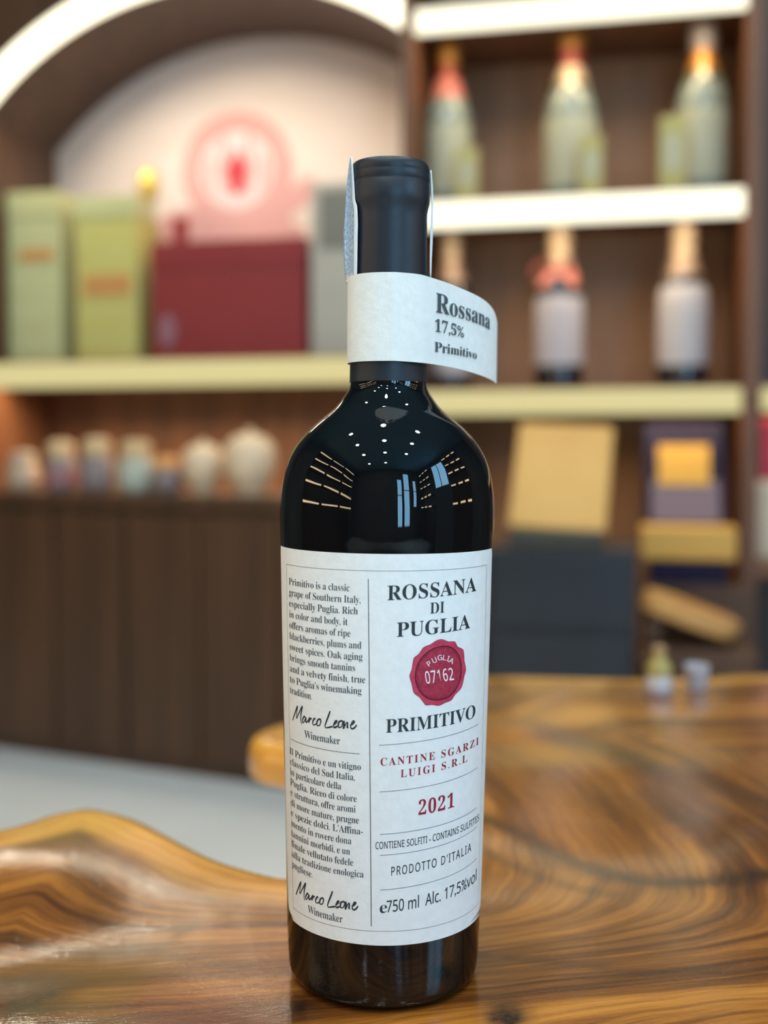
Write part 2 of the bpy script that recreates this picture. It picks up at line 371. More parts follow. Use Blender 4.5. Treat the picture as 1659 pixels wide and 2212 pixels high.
# ---------------------------------------------------------------- goods in the arched bay
M['lime'] = noise_tint(mat('lime_carton', (0.45, 0.46, 0.13), 0.5), (0.52, 0.45, 0.12), (0.54, 0.50, 0.16), (1, 1, 3), 6.0)
M['lime_grey'] = noise_tint(mat('sage_carton', (0.4, 0.45, 0.2), 0.5), (0.50, 0.48, 0.23), (0.54, 0.54, 0.27), (1, 1, 3), 6.0)
M['olive_side'] = mat('carton_olive_side', (0.28, 0.2, 0.06), 0.5); M['orange_print'] = mat('orange_print', (0.55, 0.25, 0.07), 0.5)
M['gold'] = mat('gold_foil', (0.62, 0.44, 0.10), 0.3, 0.5); M['maroon'] = noise_tint(mat('maroon_carton', (0.25, 0.015, 0.02), 0.45), (0.22, 0.011, 0.016), (0.25, 0.016, 0.020), (1, 1, 1), 5.0)
M['mauve'] = mat('mauve_print', (0.27, 0.12, 0.15), 0.5); M['taupe'] = noise_tint(mat('taupe_carton', (0.33, 0.3, 0.25), 0.5), (0.42, 0.38, 0.30), (0.47, 0.43, 0.36), (1, 1, 1), 5.0)
M['taupe_dark'] = mat('taupe_dark_band', (0.18, 0.17, 0.14), 0.5)
zs = LS[1] - .001
def carton(name, px0, px1, ytop, d, depth, label, m, cat='box', group=None, z=None, zref=None):
    z = zs if z is None else z
    u0, u1 = max(wu(px0, d), uL + .004), wu(px1, d); h = wz((px0+px1)/2, ytop, d) - z
    t = wall_thing(name, label, cat, (u0+u1)/2, d, z, 0, group); w = (u1-u0)/2
    box('body', t, m, -w, w, 0, depth, 0, h, .003)
    return t, w, h
t, w, h = carton('tall_carton', 14, 134, 416, .09, .10, 'sage green tall carton at the outer end of the arched shelf', M['lime_grey'], group='tall green cartons under the arch')
box('printed_band', t, M['orange_print'], -w*.55, w*.75, -.0015, .0005, h*.60, h*.67, 0); box('lid', t, M['lime_grey'], -w-.0015, w+.0015, -.002, .102, h*.86, h+.002, .002)
t, w, h = carton('tall_carton', 168, 300, 424, .09, .10, 'yellow-green tall carton with orange band beside the maroon box', M['lime'], group='tall green cartons under the arch')
box('printed_band', t, M['orange_print'], -w*.75, w*.8, -.0015, .0005, h*.40, h*.53, 0); box('lid', t, M['lime_grey'], -w-.0015, w+.0015, -.002, .102, h*.88, h+.002, .002)
# slim bottle with gold stopper behind the green carton
u = wu(298, .16); z1 = wz(298, 348, .16); H = z1 - zs
t = wall_thing('gold_topped_bottle', 'slim olive bottle with a gold stopper behind the yellow-green carton', 'bottle', u, .235, zs)
lathe_obj('body', [(.030, 0), (.032, .006), (.032, H*.6), (.024, H*.7), (.012, H*.78), (.012, H*.84)], M['olive_side'], t, 28)
lathe_obj('stopper', [(.012, H*.84), (.020, H*.85), (.027, H*.9), (.024, H*.96), (.012, H)], M['gold'], t, 28)
t, w, h = carton('gift_box', 330, 660, 519, .08, .13, 'wide maroon gift box standing under the round emblem', M['maroon'])
box('lid', t, M['maroon'], -w-.002, w+.002, -.002, .132, h*.80, h+.002, .003)
q = [( -.9*w + .11*w*2*(.5+.5*math.cos(a)), .02 + .075*(.5+.5*math.sin(a))) for a in np.linspace(0, 2*math.pi, 28, endpoint=False)]
mesh_obj('printed_mark', [(x, -.0012, zz + .01) for x, zz in q], [tuple(range(28))], M['mauve'], t)
box('back_flap', t, M['maroon'], -w, -w*.78, .125, .130, h, h*1.32, .001)
t, w, h = carton('tall_carton', 672, 770, 392, .09, .10, 'grey-taupe tall carton half hidden by the bottle neck', M['taupe'])
box('printed_band', t, M['taupe_dark'], -w*.6, w, -.0015, .0005, h*.62, h*.95, 0)

# ---------------------------------------------------------------- bottles on the right shelves
G_OLIVE = mat('glass_olive', (0.10, 0.11, 0.06), 0.08, coat=.3); G_DARK = mat('glass_dark', (0.012, 0.013, 0.018), 0.06, coat=.3); G_TEAL = mat('glass_teal', (0.20, 0.24, 0.20), 0.1, coat=.3)
L_SAGE = mat('label_sage', (0.42, 0.42, 0.30), 0.6); L_CREAM = mat('label_cream', (0.5, 0.46, 0.3), 0.6); L_LAV = mat('label_lavender', (0.42, 0.38, 0.40), 0.6)
F_GOLD = mat('foil_orange_gold', (0.55, 0.25, 0.05), 0.35, .4); F_RED = mat('foil_dull_red', (0.30, 0.05, 0.03), 0.4, .2); F_BEIGE = mat('foil_beige', (0.5, 0.38, 0.25), 0.4, .2); F_TAUPE = mat('foil_taupe', (0.25, 0.17, 0.12), 0.4, .2)
R_PINK = mat('ribbon_coral', (0.55, 0.16, 0.12), 0.6); F_WHITE = mat('foil_silver_white', (0.6, 0.5, 0.42), 0.35, .3); C_YEL = mat('card_yellow', (0.50, 0.42, 0.14), 0.6)
def fizz(px, ytop, wpx, d, zb, label, glass, lab, foils, group, lab_range=(.10, .50)):
    u = wu(px, d); H = min(wz(px, ytop, d), (RA[1] if zb > RB[0] else RB[1]) - .026) - zb; p = WO + WU*u + WD*d; r = wpx * (p.y / FPX) / 2
    t = wall_thing('champagne_bottle', label, 'bottle', u, d, zb, 0, group)
    pr = [(r*.9, 0), (r, H*.015), (r, H*.50), (r*.96, H*.55), (r*.80, H*.64), (r*.58, H*.73), (r*.46, H*.79), (r*.42, H*.84)]
    zz = np.linspace(0, H*.84, 34); rr = pchip([q[1] for q in pr], [q[0] for q in pr], zz)
    R = lambda z: float(np.interp(z, zz, rr))
    lathe_obj('glass_body', list(zip(rr, zz)), glass, t, 32)
    z0, z1 = H*lab_range[0], H*lab_range[1]
    v = []; f = []
    for i in range(9):
        for k in range(17):
            a = math.radians(-75 + 150*k/16); z = z0 + (z1-z0)*i/8; q = R(z) + .0006; v.append((q*math.sin(a), -q*math.cos(a), z))
    for i in range(8):
        for k in range(16): f.append((i*17+k, i*17+k+1, (i+1)*17+k+1, (i+1)*17+k))
    mesh_obj('label', v, f, lab, t, smooth=True)
    n = len(foils); z0 = H*.66
    cuts = [H*.66] + [c*H for c, _ in foils]
    for i, (c, m) in enumerate(foils):
        za, zb2 = cuts[i], cuts[i+1]; q = []
        for j in range(9):
            z = za + (zb2-za)*j/8
            rad = max(R(z) + .001, r*.42) if z < H*.84 else r*.42
            if z > H*.86: rad = r*.5
            if z > H*.97: rad = r*.5*math.sqrt(max(.02, 1-((z-H*.97)/(H*.03))**2))
            q.append((rad, z))
        lathe_obj('foil_capsule' if i == n-1 else 'foil_collar', q, m, t, 32, i == n-1)
    return t, r, H
gB = 'bottles on the upper bottle shelf'; gC = 'bottles on the middle bottle shelf'
zB, zC = RB[1] - .001, RC[1] - .001
fizz(966, 92, 100, .15, zB, 'bottle with an orange-gold cap over a red collar, beside the cabinet post', G_TEAL, L_SAGE, [(.78, R_PINK), (.86, F_RED), (1, F_GOLD)], gB)
fizz(1228, 66, 112, .15, zB, 'bottle with an orange-red cap in the middle of the upper shelf', G_TEAL, L_SAGE, [(.70, G_OLIVE), (.80, F_BEIGE), (.9, F_RED), (1, F_GOLD)], gB)
fizz(1508, 28, 112, .15, zB, 'bottle with a silver-white cap and gold collar beside the post', G_TEAL, L_SAGE, [(.72, G_OLIVE), (.84, F_GOLD), (1, F_WHITE)], gB)
fizz(974, 492, 88, .15, zC, 'brown-topped bottle on the middle shelf half hidden behind the neck tag', G_DARK, L_LAV, [(.80, F_TAUPE), (1, F_BEIGE)], gC)
t, r, H = fizz(1207, 482, 104, .13, zC, 'dark bottle with a coral ribbon bow and pale label', G_DARK, L_LAV, [(.72, R_PINK), (.8, F_TAUPE), (1, F_BEIGE)], gC, (.14, .55))
# ribbon bow
vv, ff = [], []
for sx, ln in ((-1, .05), (1, .022)):
    P = catmull([(0, 0), (sx*ln*.5, .016), (sx*ln, .010), (sx*ln*1.02, -.012), (sx*ln*.5, -.014), (0, 0)], 5)
    for q in P: vv += [(q[0], -r*.75 - .004, H*.70 + q[1]), (q[0], -r*.75 + .022, H*.70 + q[1])]
    b0 = len(vv) - 2*len(P)
    for i in range(len(P)-1): ff.append((b0+2*i, b0+2*i+2, b0+2*i+3, b0+2*i+1))
    b0 = len(vv); vv += [(0, -r*.75, H*.70), (sx*.02, -r*.9, H*.62), (sx*.045, -r*.95, H*.60), (sx*.02, -r*.75, H*.70)]; ff.append((b0, b0+1, b0+2, b0+3))
rb = mesh_obj('ribbon_bow', vv, ff, R_PINK, t); md = rb.modifiers.new('thick', 'SOLIDIFY'); md.thickness = .002
fizz(1472, 474, 108, .13, zC, 'dark bottle with a beige neck and large white label beside the post', G_DARK, mat('label_white', (0.46, 0.42, 0.42), 0.6), [(.78, F_TAUPE), (1, F_BEIGE)], gC, (.13, .60))
def card(px, wpx, ytop, ybase, d, label):
    u = wu(px, d); p = WO + WU*u + WD*d; s = p.y / FPX; h = wz(px, ytop, d) - zB; w = wpx * s / 2
    t = wall_thing('yellow_carton', label, 'box', u, d, zB, 0, 'yellow cartons on the upper bottle shelf')
    box('body', t, C_YEL, -w, w, 0, .028, 0, h, .002); box('printed_label', t, L_CREAM, -w*.7, w*.7, -.0008, .0002, h*.3, h*.75, 0)
card(1006, 46, 318, 415, .05, 'yellow carton in front of the bottle beside the cabinet post')
card(1272, 48, 292, 395, .05, 'yellow carton before the bottle in the middle of the upper shelf')
card(1446, 54, 250, 380, .05, 'tall yellow carton next to the silver-capped bottle')

# ---------------------------------------------------------------- right bay, below
M['navy_black'] = noise_tint(mat('navy_black_lacquer', (0.018, 0.022, 0.03), 0.35), (0.016, 0.019, 0.026), (0.024, 0.028, 0.036), (1, 1, 1), 3.0)
M['navy'] = mat('navy_box', (0.012, 0.009, 0.030), 0.75, spec=.2); M['tan'] = noise_tint(mat('tan_paper', (0.75, 0.5, 0.22), 0.6), (0.68, 0.37, 0.10), (0.76, 0.44, 0.13), (1, 1, 1), 6.0)
M['gold_sat'] = mat('gold_satin', (0.60, 0.29, 0.02), 0.45, .2); M['mauve_sat'] = mat('mauve_satin', (0.16, 0.10, 0.12), 0.5); M['gold_edge'] = mat('gold_box_edge', (0.62, 0.34, 0.07), 0.4, .1)
M['olive_trim'] = mat('olive_trim', (0.06, 0.055, 0.04), 0.5)
# black pedestal
D0 = -.30
u0, u1 = wu(1052, D0), wu(1378, D0); zt = wz(1215, 1188, D0)
ped = wall_thing('black_display_pedestal', 'black lacquered pedestal behind the wooden table, carrying the tan gift box', 'pedestal', (u0+u1)/2, D0, 0)
w = (u1-u0)/2
box('body', ped, M['navy_black'], -w, w, 0, .27, 0.03, zt, .004); box('base_plinth', ped, M['olive_trim'], -w-.004, w+.004, -.006, .27, 0, .03, .003)
box('front_drawer', ped, M['navy_black'], -w*.94, w*.94, -.008, 0, zt*.70, zt*.965, .003)
box('front_drawer', ped, M['navy_black'], -w*.94, w*.94, -.008, 0, .06, zt*.67, .003)
# tan gift box leaning back on the pedestal
uc = wu(1206, D0+.1); hw = 100 * (2.2 / FPX)
tb = wall_thing('tan_gift_box', 'pale tan gift box tilted back on top of the black pedestal', 'box', uc, D0 + .05, zt + .001)
rot = Matrix.Rotation(math.radians(-28), 4, 'X') @ Matrix.Rotation(math.radians(3), 4, 'Y')
MB().box(-hw, hw, 0, .05, 0.0, .222, 0, Matrix.Translation((0, .004, .033)) @ rot).build('body', M['tan'], tb, .006)
MB().box(-hw*.95, hw*.95, -.012, .058, 0, .030).build('stand', M['olive_trim'], tb, .003)
# navy gift box, open lid, on low brown cabinet
D1 = -.10
zc = wz(1510, 1262, D1)
u0, u1 = wu(1392, D1), wu(1640, D1)
lc = wall_thing('low_cabinet', 'low brown cabinet beside the black pedestal, carrying the open navy gift box', 'cabinet', (u0+u1)/2, D1 - .02, 0); w = (u1-u0)/2
box('body', lc, M['veneer_dark'], -w, w, 0, .115, .0, zc, .003)
for sx in (-1, 1): box('door', lc, M['veneer_dark'], min(0, sx*w)+.004, max(0, sx*w)-.004, -.012, 0, .04, zc-.03, .003)
u0, u1 = wu(1388, D1 - .06), wu(1602, D1 - .06); w = (u1-u0)/2
gb = wall_thing('navy_gift_box', 'open navy gift box with gold front edge and raised lid', 'box', (u0+u1)/2, D1 - .01, zc + .001)
hb = wz(1495, 1143, D1 - .06) - zc; h0 = wz(1495, 1212, D1) - zc
MB().box(-w*.82, w*.82, 0, .10, 0, h0).build('base', M['navy'], gb, .003)
box('tray', gb, M['gold_edge'], -w, w, -.006, .10, h0 + .0005, hb, .006)
rot = Matrix.Translation((0, .075, hb + .002)) @ Matrix.Rotation(math.radians(-26), 4, 'X')
lh = .225
ld = MB().box(-w*.92, w*.86, 0, .02, 0, lh, 0, rot).build('lid', M['navy'], gb, .006)
MB().box(-w*.76, w*.72, -.003, 0.0, .002, lh*.42, 0, rot).build('lid_lining', M['mauve_sat'], ld, .001)
MB().box(-w*.62, w*.52, -.005, 0.0, lh*.36, lh*.76, 0, rot).build('gold_plaque', M['gold_sat'], ld, .002)
# low box with slanted plank in front of the low cabinet
D2 = -.34
zb = wz(1500, 1402, D2)
u0, u1 = wu(1400, D2), wu(1640, D2); w = (u1-u0)/2
lb = wall_thing('dark_crate', 'low dark brown crate behind the table, under the slanted board', 'crate', (u0+u1)/2, D2, 0)
box('body', lb, M['veneer_dark'], -w, w, 0, .16, 0, zb, .004); box('rim', lb, M['veneer_dark'], -w-.004, w+.004, -.004, .164, zb-.03, zb-.002, .003)
M['plank'] = noise_tint(mat('honey_board', (0.5, 0.25, 0.07), 0.4), (0.44, 0.21, 0.06), (0.58, 0.31, 0.10), (3, 20, 20), 3.0)
sl = wall_thing('serving_board', 'honey-coloured wooden serving board lying aslant on the dark crate', 'board', (u0+u1)/2 - .012, D2 + .02, zb + .001)
rot = Matrix.Translation((0, 0, .045)) @ Matrix.Rotation(math.radians(20), 4, 'Y')
vv = []; poly = catmull([(-.085, -.02), (-.05, -.05), (.02, -.055), (.075, -.03), (.09, 0.04), (.06, .09), (-.02, .10), (-.08, .06)], 6, True)
bb = MB().prism([(p[0], p[1] + .04) for p in poly], -.020, .012); bb.v = [tuple(rot @ Vector(p)) for p in bb.v]; zm_ = min(q[2] for q in bb.v) - .003; bb.v = [(q[0], q[1], q[2] - zm_) for q in bb.v]; bb.build('board', M['plank'], sl, .006)
MB().box(-.078, -.05, .02, .06, 0.001, .050).build('prop_block', M['veneer_dark'], sl, .002)
# goods in the next bay
def side_carton(px0, px1, y0, zb, d, label, m, name):
    u0, u1 = wu(px0, d), wu(px1, d); h = wz(1650, y0, d) - zb; w = (u1-u0)/2
    t = wall_thing(name, label, 'box', (u0+u1)/2, d, zb)
    box('body', t, m, -w, w, 0, .1, 0, h, .004); box('lid', t, m, -w-.002, w+.002, -.002, .102, h*.8, h+.002, .003)
    return h
M['crimson'] = mat('crimson_carton', (0.42, 0.02, 0.05), 0.45); M['cream_box'] = mat('cream_carton', (0.6, 0.5, 0.36), 0.5)
h = side_carton(1640, 1760, 1040, low_z + .001, .06, 'cream carton at the frame edge under the red carton', M['cream_box'], 'cream_carton')
side_carton(1645, 1750, 905, low_z + .001 + h + .003, .06, 'small red carton at the frame edge on top of the cream carton', M['crimson'], 'red_carton')

# ---------------------------------------------------------------- shelves along the side walls (mirrored in the bottle glass)
def side_shelves(x, sgn, y0, y1, label):
    t = thing('lit_wall_shelf', label, 'shelf unit', (x, 0, 0))
    box('back_panel', t, M['veneer_dark'], min(0, sgn*.012), max(0, sgn*.012), y0, y1, 0, 2.6, 0)
    for z in (0.75, 1.15, 1.55, 1.95, 2.35):
        s = box('shelf', t, M['veneer_dark'], min(sgn*.012, sgn*.30), max(sgn*.012, sgn*.30), y0, y1, z, z + .025, 0)
        n = 3; L = (y1 - y0) / n
        for i in range(n):
            box('light_strip', s, M['led_side'], min(sgn*.30, sgn*.312), max(sgn*.30, sgn*.312), y0 + i*L + .08, y0 + (i+1)*L - .08, z - .010, z + .026, 0)
side_shelves(RX0 + .001, 1, -2.6, 0.9, 'wall of brown shelves with warm light strips along the left of the shop')
side_shelves(RX1 - .001, -1, -2.9, -1.7, 'brown shelves with warm light strips between the shop-front and the side window')
side_shelves(RX1 - .001, -1, -0.4, 0.9, 'brown shelves with warm light strips between the side window and the bottle display')

# ---------------------------------------------------------------- live-edge table
def mat_slab():
    m = mat('live_edge_wood', (0.3, 0.15, 0.06), 0.3, spec=0.2, coat=1.0); N, L, B = nodes(m)
    B.inputs['Coat Roughness'].default_value = 0.08; B.inputs['Coat IOR'].default_value = 1.5; B.inputs['Coat Tint'].default_value = (1, .89, .72, 1)
    at = N.new('ShaderNodeAttribute'); at.attribute_name = 'grain'; ed = N.new('ShaderNodeAttribute'); ed.attribute_name = 'rim'
    geo = N.new('ShaderNodeTexCoord')
    sx = N.new('ShaderNodeSeparateXYZ'); L.new(geo.outputs['Object'], sx.inputs[0])
    def math_(op, a, b=None, c=None):
        n = N.new('ShaderNodeMath'); n.operation = op
        for i, q in enumerate((a, b, c)):
            if q is None: continue
            if isinstance(q, (int, float)): n.inputs[i].default_value = q
            else: L.new(q, n.inputs[i])
        return n.outputs[0]
    def noise(vec, sc, det=4, rough=.55):
        n = N.new('ShaderNodeTexNoise'); n.inputs['Scale'].default_value = sc; n.inputs['Detail'].default_value = det; n.inputs['Roughness'].default_value = rough
        L.new(vec, n.inputs['Vector']); return n.outputs['Fac']
    warp = noise(geo.outputs['Object'], 7, 3)
    g = math_('ADD', at.outputs['Fac'], math_('MULTIPLY', math_('SUBTRACT', warp, .5), .035))
    def cvec(kg, ka):
        c = N.new('ShaderNodeCombineXYZ'); L.new(math_('MULTIPLY', g, kg), c.inputs[0]); L.new(math_('MULTIPLY', sx.outputs[0], ka), c.inputs[1]); L.new(math_('MULTIPLY', sx.outputs[1], ka * .6), c.inputs[2]); return c.outputs[0]
    broad = noise(cvec(17, 1.6), 1.9, 5, .62)
    fine = noise(cvec(240, 10), 1.0, 3, .6)
    pore = noise(cvec(1500, 70), 1.0, 2, .6)
    fac = math_('ADD', math_('ADD', math_('MULTIPLY', broad, .62), math_('MULTIPLY', fine, .28)), math_('MULTIPLY', pore, .12))
    r = N.new('ShaderNodeValToRGB'); cr = r.color_ramp
    cr.elements[0].position = .34; cr.elements[0].color = (0.040, 0.015, 0.006, 1)
    cr.elements[1].position = .70; cr.elements[1].color = (0.68, 0.32, 0.07, 1)
    for p, c in ((.42, (0.095, 0.032, 0.009)), (.50, (0.215, 0.078, 0.016)), (.58, (0.43, 0.175, 0.034))):
        e = cr.elements.new(p); e.color = (*c, 1)
    L.new(fac, r.inputs['Fac'])
    # pale sapwood rim
    rimw = math_('ADD', ed.outputs['Fac'], math_('MULTIPLY', math_('SUBTRACT', noise(geo.outputs['Object'], 14, 2), .5), .02))
    mr = N.new('ShaderNodeMapRange'); mr.inputs['From Min'].default_value = .030; mr.inputs['From Max'].default_value = .040; mr.inputs['To Min'].default_value = 1; mr.inputs['To Max'].default_value = 0
    L.new(rimw, mr.inputs['Value'])
    sap = N.new('ShaderNodeMix'); sap.data_type = 'RGBA'
    L.new(mr.outputs[0], sap.inputs['Factor']); L.new(r.outputs['Color'], sap.inputs['A'])
    sr = N.new('ShaderNodeValToRGB'); sr.color_ramp.elements[0].color = (0.52, 0.22, 0.035, 1); sr.color_ramp.elements[1].color = (0.86, 0.47, 0.10, 1)
    sr.color_ramp.elements[0].position = .3; sr.color_ramp.elements[1].position = .7
    L.new(fine, sr.inputs['Fac']); L.new(sr.outputs['Color'], sap.inputs['B'])
    # knots
    kn = N.new('ShaderNodeAttribute'); kn.attribute_name = 'knot'
    kmix = N.new('ShaderNodeMix'); kmix.data_type = 'RGBA'; kmix.inputs['B'].default_value = (0.022, 0.010, 0.008, 1)
    kf = math_('MULTIPLY', kn.outputs['Fac'], math_('ADD', .55, math_('MULTIPLY', noise(geo.outputs['Object'], 120, 3), .9)))
    km = N.new('ShaderNodeClamp'); L.new(kf, km.inputs[0])
    L.new(km.outputs[0], kmix.inputs['Factor']); L.new(sap.outputs['Result'], kmix.inputs['A'])
    L.new(kmix.outputs['Result'], B.inputs['Base Color'])
    rr = N.new('ShaderNodeMapRange'); rr.inputs['To Min'].default_value = .22; rr.inputs['To Max'].default_value = .42
    L.new(noise(geo.outputs['Object'], 30, 4), rr.inputs['Value']); L.new(rr.outputs[0], B.inputs['Roughness'])
    bp = N.new('ShaderNodeBump'); bp.inputs['Strength'].default_value = .16; bp.inputs['Distance'].default_value = .0005
    L.new(math_('ADD', math_('MULTIPLY', pore, .7), noise(geo.outputs['Object'], 420, 3)), bp.inputs['Height'])
    L.new(bp.outputs['Normal'], B.inputs['Normal']); L.new(bp.outputs['Normal'], B.inputs['Coat Normal'])
    return m
M['slab'] = mat_slab()
edge_px = [(0, 1797), (100, 1760), (200, 1743), (300, 1764), (400, 1806), (500, 1850), (600, 1886), (650, 1893), (705, 1882), (735, 1840), (745, 1740), (720, 1660), (660, 1622), (600, 1606), (556, 1596), (537, 1578), (554, 1560), (600, 1543), (700, 1522), (800, 1498), (900, 1476), (1000, 1446), (1065, 1439), (1200, 1438), (1350, 1444), (1500, 1442), (1659, 1436)]
back_edge = [(-.33, .44), (-.24, .505)] + [tuple(on_plane(x, y, TABLE_Z).xy) for x, y in edge_px] + [(.44, .95), (.56, .90), (.64, .78)]
front_edge = [(.66, .55), (.62, .33), (.50, .20), (.30, .15), (.10, .17), (-.10, .14), (-.28, .19), (-.36, .31)]
bk = np.array(catmull(back_edge, 8)); outline = np.array(catmull(back_edge + front_edge, 8, True))
def seg_dist(P, Q, closed):
    A = Q; Bq = np.roll(Q, -1, 0)
    if not closed: A, Bq = Q[:-1], Q[1:]
    best = np.full(len(P), 9.0); near = np.zeros_like(P)
    for a, b_ in zip(A, Bq):
        ab = b_ - a; t = np.clip(((P - a) @ ab) / max(ab @ ab, 1e-12), 0, 1); c = a + t[:, None] * ab
        dd = np.hypot(*(P - c).T); k = dd < best; best[k] = dd[k]; near[k] = c[k]
    return best, near
def inside(P, Q):
    r = np.zeros(len(P), bool); A = Q; Bq = np.roll(Q, -1, 0)
    for (x1, y1), (x2, y2) in zip(A, Bq):
        c = ((y1 > P[:, 1]) != (y2 > P[:, 1])); xi = (x2 - x1) * (P[:, 1] - y1) / (y2 - y1 + 1e-15) + x1; r ^= c & (P[:, 0] < xi)
    return r
GS = .004
gx = np.arange(-.40, .72, GS); gy = np.arange(.10, 1.02, GS)
XX, YY = np.meshgrid(gx, gy); P = np.stack([XX.ravel(), YY.ravel()], 1)
ins = inside(P, outline); sd, near = seg_dist(P, outline, True)
sdb, _ = seg_dist(P, bk, False)
use = ins | (sd < GS * .72)
P2 = P.copy(); snap = use & (sd < GS * .72); P2[snap] = near[snap]
rim = np.where(snap, 0.0, sd)
nxn = len(gx)
def undul(p):
    x, y = p[:, 0], p[:, 1]
    k = 1 - .62*sstep(-.02, .08, x); h = .0016*np.sin(x*23 + y*9 + .6)*np.cos(y*17 - x*6) + .0010*np.sin(x*41 - y*33) + .0012*np.sin(y*47 + 2.2*np.sin(x*13))
    h = h*k - .018*np.clip(y - .56, 0, 1)*sstep(.54, .64, y); h += .007*np.exp(-(((x + .19)/.075)**2 + ((y - .525)/.06)**2))           # swelling at the lobe
    h -= .0055*np.exp(-(((x + .125)/.06)**2 + ((y - .425)/.05)**2))           # hollow beside the bottle
    flat = np.exp(-((x/.055)**2 + ((y - .4)/.055)**2)**2); return h * (1 - flat)
hz = undul(P2)
R_ = .012
e_ = np.clip(rim / R_, 0, 1); zt_ = TABLE_Z + hz - R_ * (1 - np.sqrt(1 - (1 - e_)**2)) * .8
idx = np.full(len(P), -1); idx[use] = np.arange(use.sum())
verts = np.column_stack([P2[use], zt_[use]])
faces = []
for j in range(len(gy) - 1):
    for i in range(nxn - 1):
        q = (j*nxn+i, j*nxn+i+1, (j+1)*nxn+i+1, (j+1)*nxn+i)
        if all(use[k] for k in q) and not all(snap[k] for k in q): faces.append(tuple(int(idx[k]) for k in q))
        elif all(use[k] for k in q): faces.append(tuple(int(idx[k]) for k in q))
table = thing('live_edge_table', 'thick brown live-edge wooden table top with a wavy golden rim, under the wine bottle', 'table', (0, 0, 0))
bm = bmesh.new()
lay = {n: bm.verts.layers.float.new(n) for n in ('grain', 'rim', 'knot')}
bv = [bm.verts.new(tuple(v)) for v in verts]
for f in faces:
    try: bm.faces.new([bv[i] for i in f])
    except ValueError: pass
bm.normal_update()
loose = [v for v in bm.verts if not v.link_faces]
rimU = rim[use]; sdbU = sdb[use]
KN = [(on_plane(640, 2172, TABLE_Z), .006), (on_plane(40, 2130, TABLE_Z), .017), (on_plane(1100, 2185, TABLE_Z), .007), (on_plane(1090, 2200, TABLE_Z), .005)]
STREAKS = [([(1080, 1625), (1300, 1715), (1500, 1775), (1800, 1815)], .034, .42), ([(220, 1840), (420, 1920), (600, 1980)], .012, .30),
           ([(1040, 1765), (1120, 1800), (1200, 1842), (1300, 1886), (1450, 1908), (1659, 1890), (1800, 1850)], .008, .85), ([(1150, 1548), (1300, 1612), (1450, 1662), (1560, 1700), (1700, 1742)], .016, .62),
           ([(1050, 1840), (1200, 1905), (1330, 1935)], .004, .5), ([(180, 1830), (185, 1900), (230, 1980), (280, 2020)], .012, .42), ([(280, 2040), (360, 2020), (410, 1990)], .003, .5),
           ([(1000, 2060), (1200, 2082), (1450, 2105), (1700, 2092)], .0022, .55), ([(330, 2040), (480, 2075), (640, 2092)], .0022, .45), ([(0, 2110), (60, 2150), (40, 2230)], .014, .6)]
knot_s = np.zeros(len(verts))
for pts_, wd_, amp_ in STREAKS:
    pl = np.array(catmull([tuple(on_plane(x, y, TABLE_Z).xy) for x, y in pts_], 5)); dd_, _ = seg_dist(verts[:, :2], pl, False)
    knot_s = np.maximum(knot_s, amp_*np.exp(-(dd_/wd_)**2))
for v, a, s2, p, ks in zip(bv, rimU, sdbU, verts, knot_s):
    wN = float(sstep(.47, .36, p[1])); 
    v[lay['grain']] = s2 * (1 - wN) + (.62 - p[1] + .04*math.sin(p[0]*11)) * wN * 1.0
    v[lay['rim']] = a if p[1] > .3 else .2
    kv = float(ks)
    for kp, kr in KN: kv += math.exp(-(((p[0]-kp.x)/kr)**2 + ((p[1]-kp.y)/(kr*1.1))**2))
    v[lay['knot']] = min(1, kv)
for v in loose: bm.verts.remove(v)
be = [e for e in bm.edges if e.is_boundary]
for stp, dz in ((0, -.005), (1, -.009)):
    r = bmesh.ops.extrude_edge_only(bm, edges=be); nv = [g_ for g_ in r['geom'] if isinstance(g_, bmesh.types.BMVert)]; be = [g_ for g_ in r['geom'] if isinstance(g_, bmesh.types.BMEdge)]
    for v in nv: v.co.z += dz
bmesh.ops.holes_fill(bm, edges=be)
bmesh.ops.recalc_face_normals(bm, faces=bm.faces)
me = bpy.data.meshes.new('tabletop'); bm.to_mesh(me); bm.free(); me.materials.append(M['slab'])
me.polygons.foreach_set('use_smooth', [True]*len(me.polygons)); me.set_sharp_from_angle(angle=math.radians(50))
o = bpy.data.objects.new('tabletop', me); COL.objects.link(o); o.parent = table
for x, y in ((-.14, .33), (.46, .33), (.10, .80), (.46, .82)):
    lathe_obj('leg', [(.016, 0), (.018, .01), (.026, TABLE_Z - .05), (.026, TABLE_Z - .022)], M['black_metal'], table, 20).location = (x, y, 0)

# ---------------------------------------------------------------- the wine bottle
AX = Vector((-.0004, .400, TABLE_Z + .0004)); TILT = math.radians(.52)
bottle = thing('wine_bottle', 'black wine bottle with white front label and paper neck tag standing on the table', 'bottle', AX)
bottle.rotation_euler = (0, TILT, 0)
def hr(py, hw, D=.397):
    th = math.atan((py - CY) / FPX) + PITCH; drop = D * math.tan(th); zc = D * ct + drop * st
    return (EYE.z - drop - AX.z), hw / FPX * zc * .9955
GL = [(838, 85), (846, 89), (856, 96), (868, 104), (882, 116), (900, 138), (925, 167), (950, 190), (980, 209), (1010, 221), (1050, 229.5), (1090, 233), (1130, 233.5), (1180, 231.5), (1400, 226), (1700, 217.5), (1960, 210.5), (2030, 208)]
hs, rs = zip(*[hr(*q) for q in GL[::-1]])
hs = list(hs); rs = list(rs)
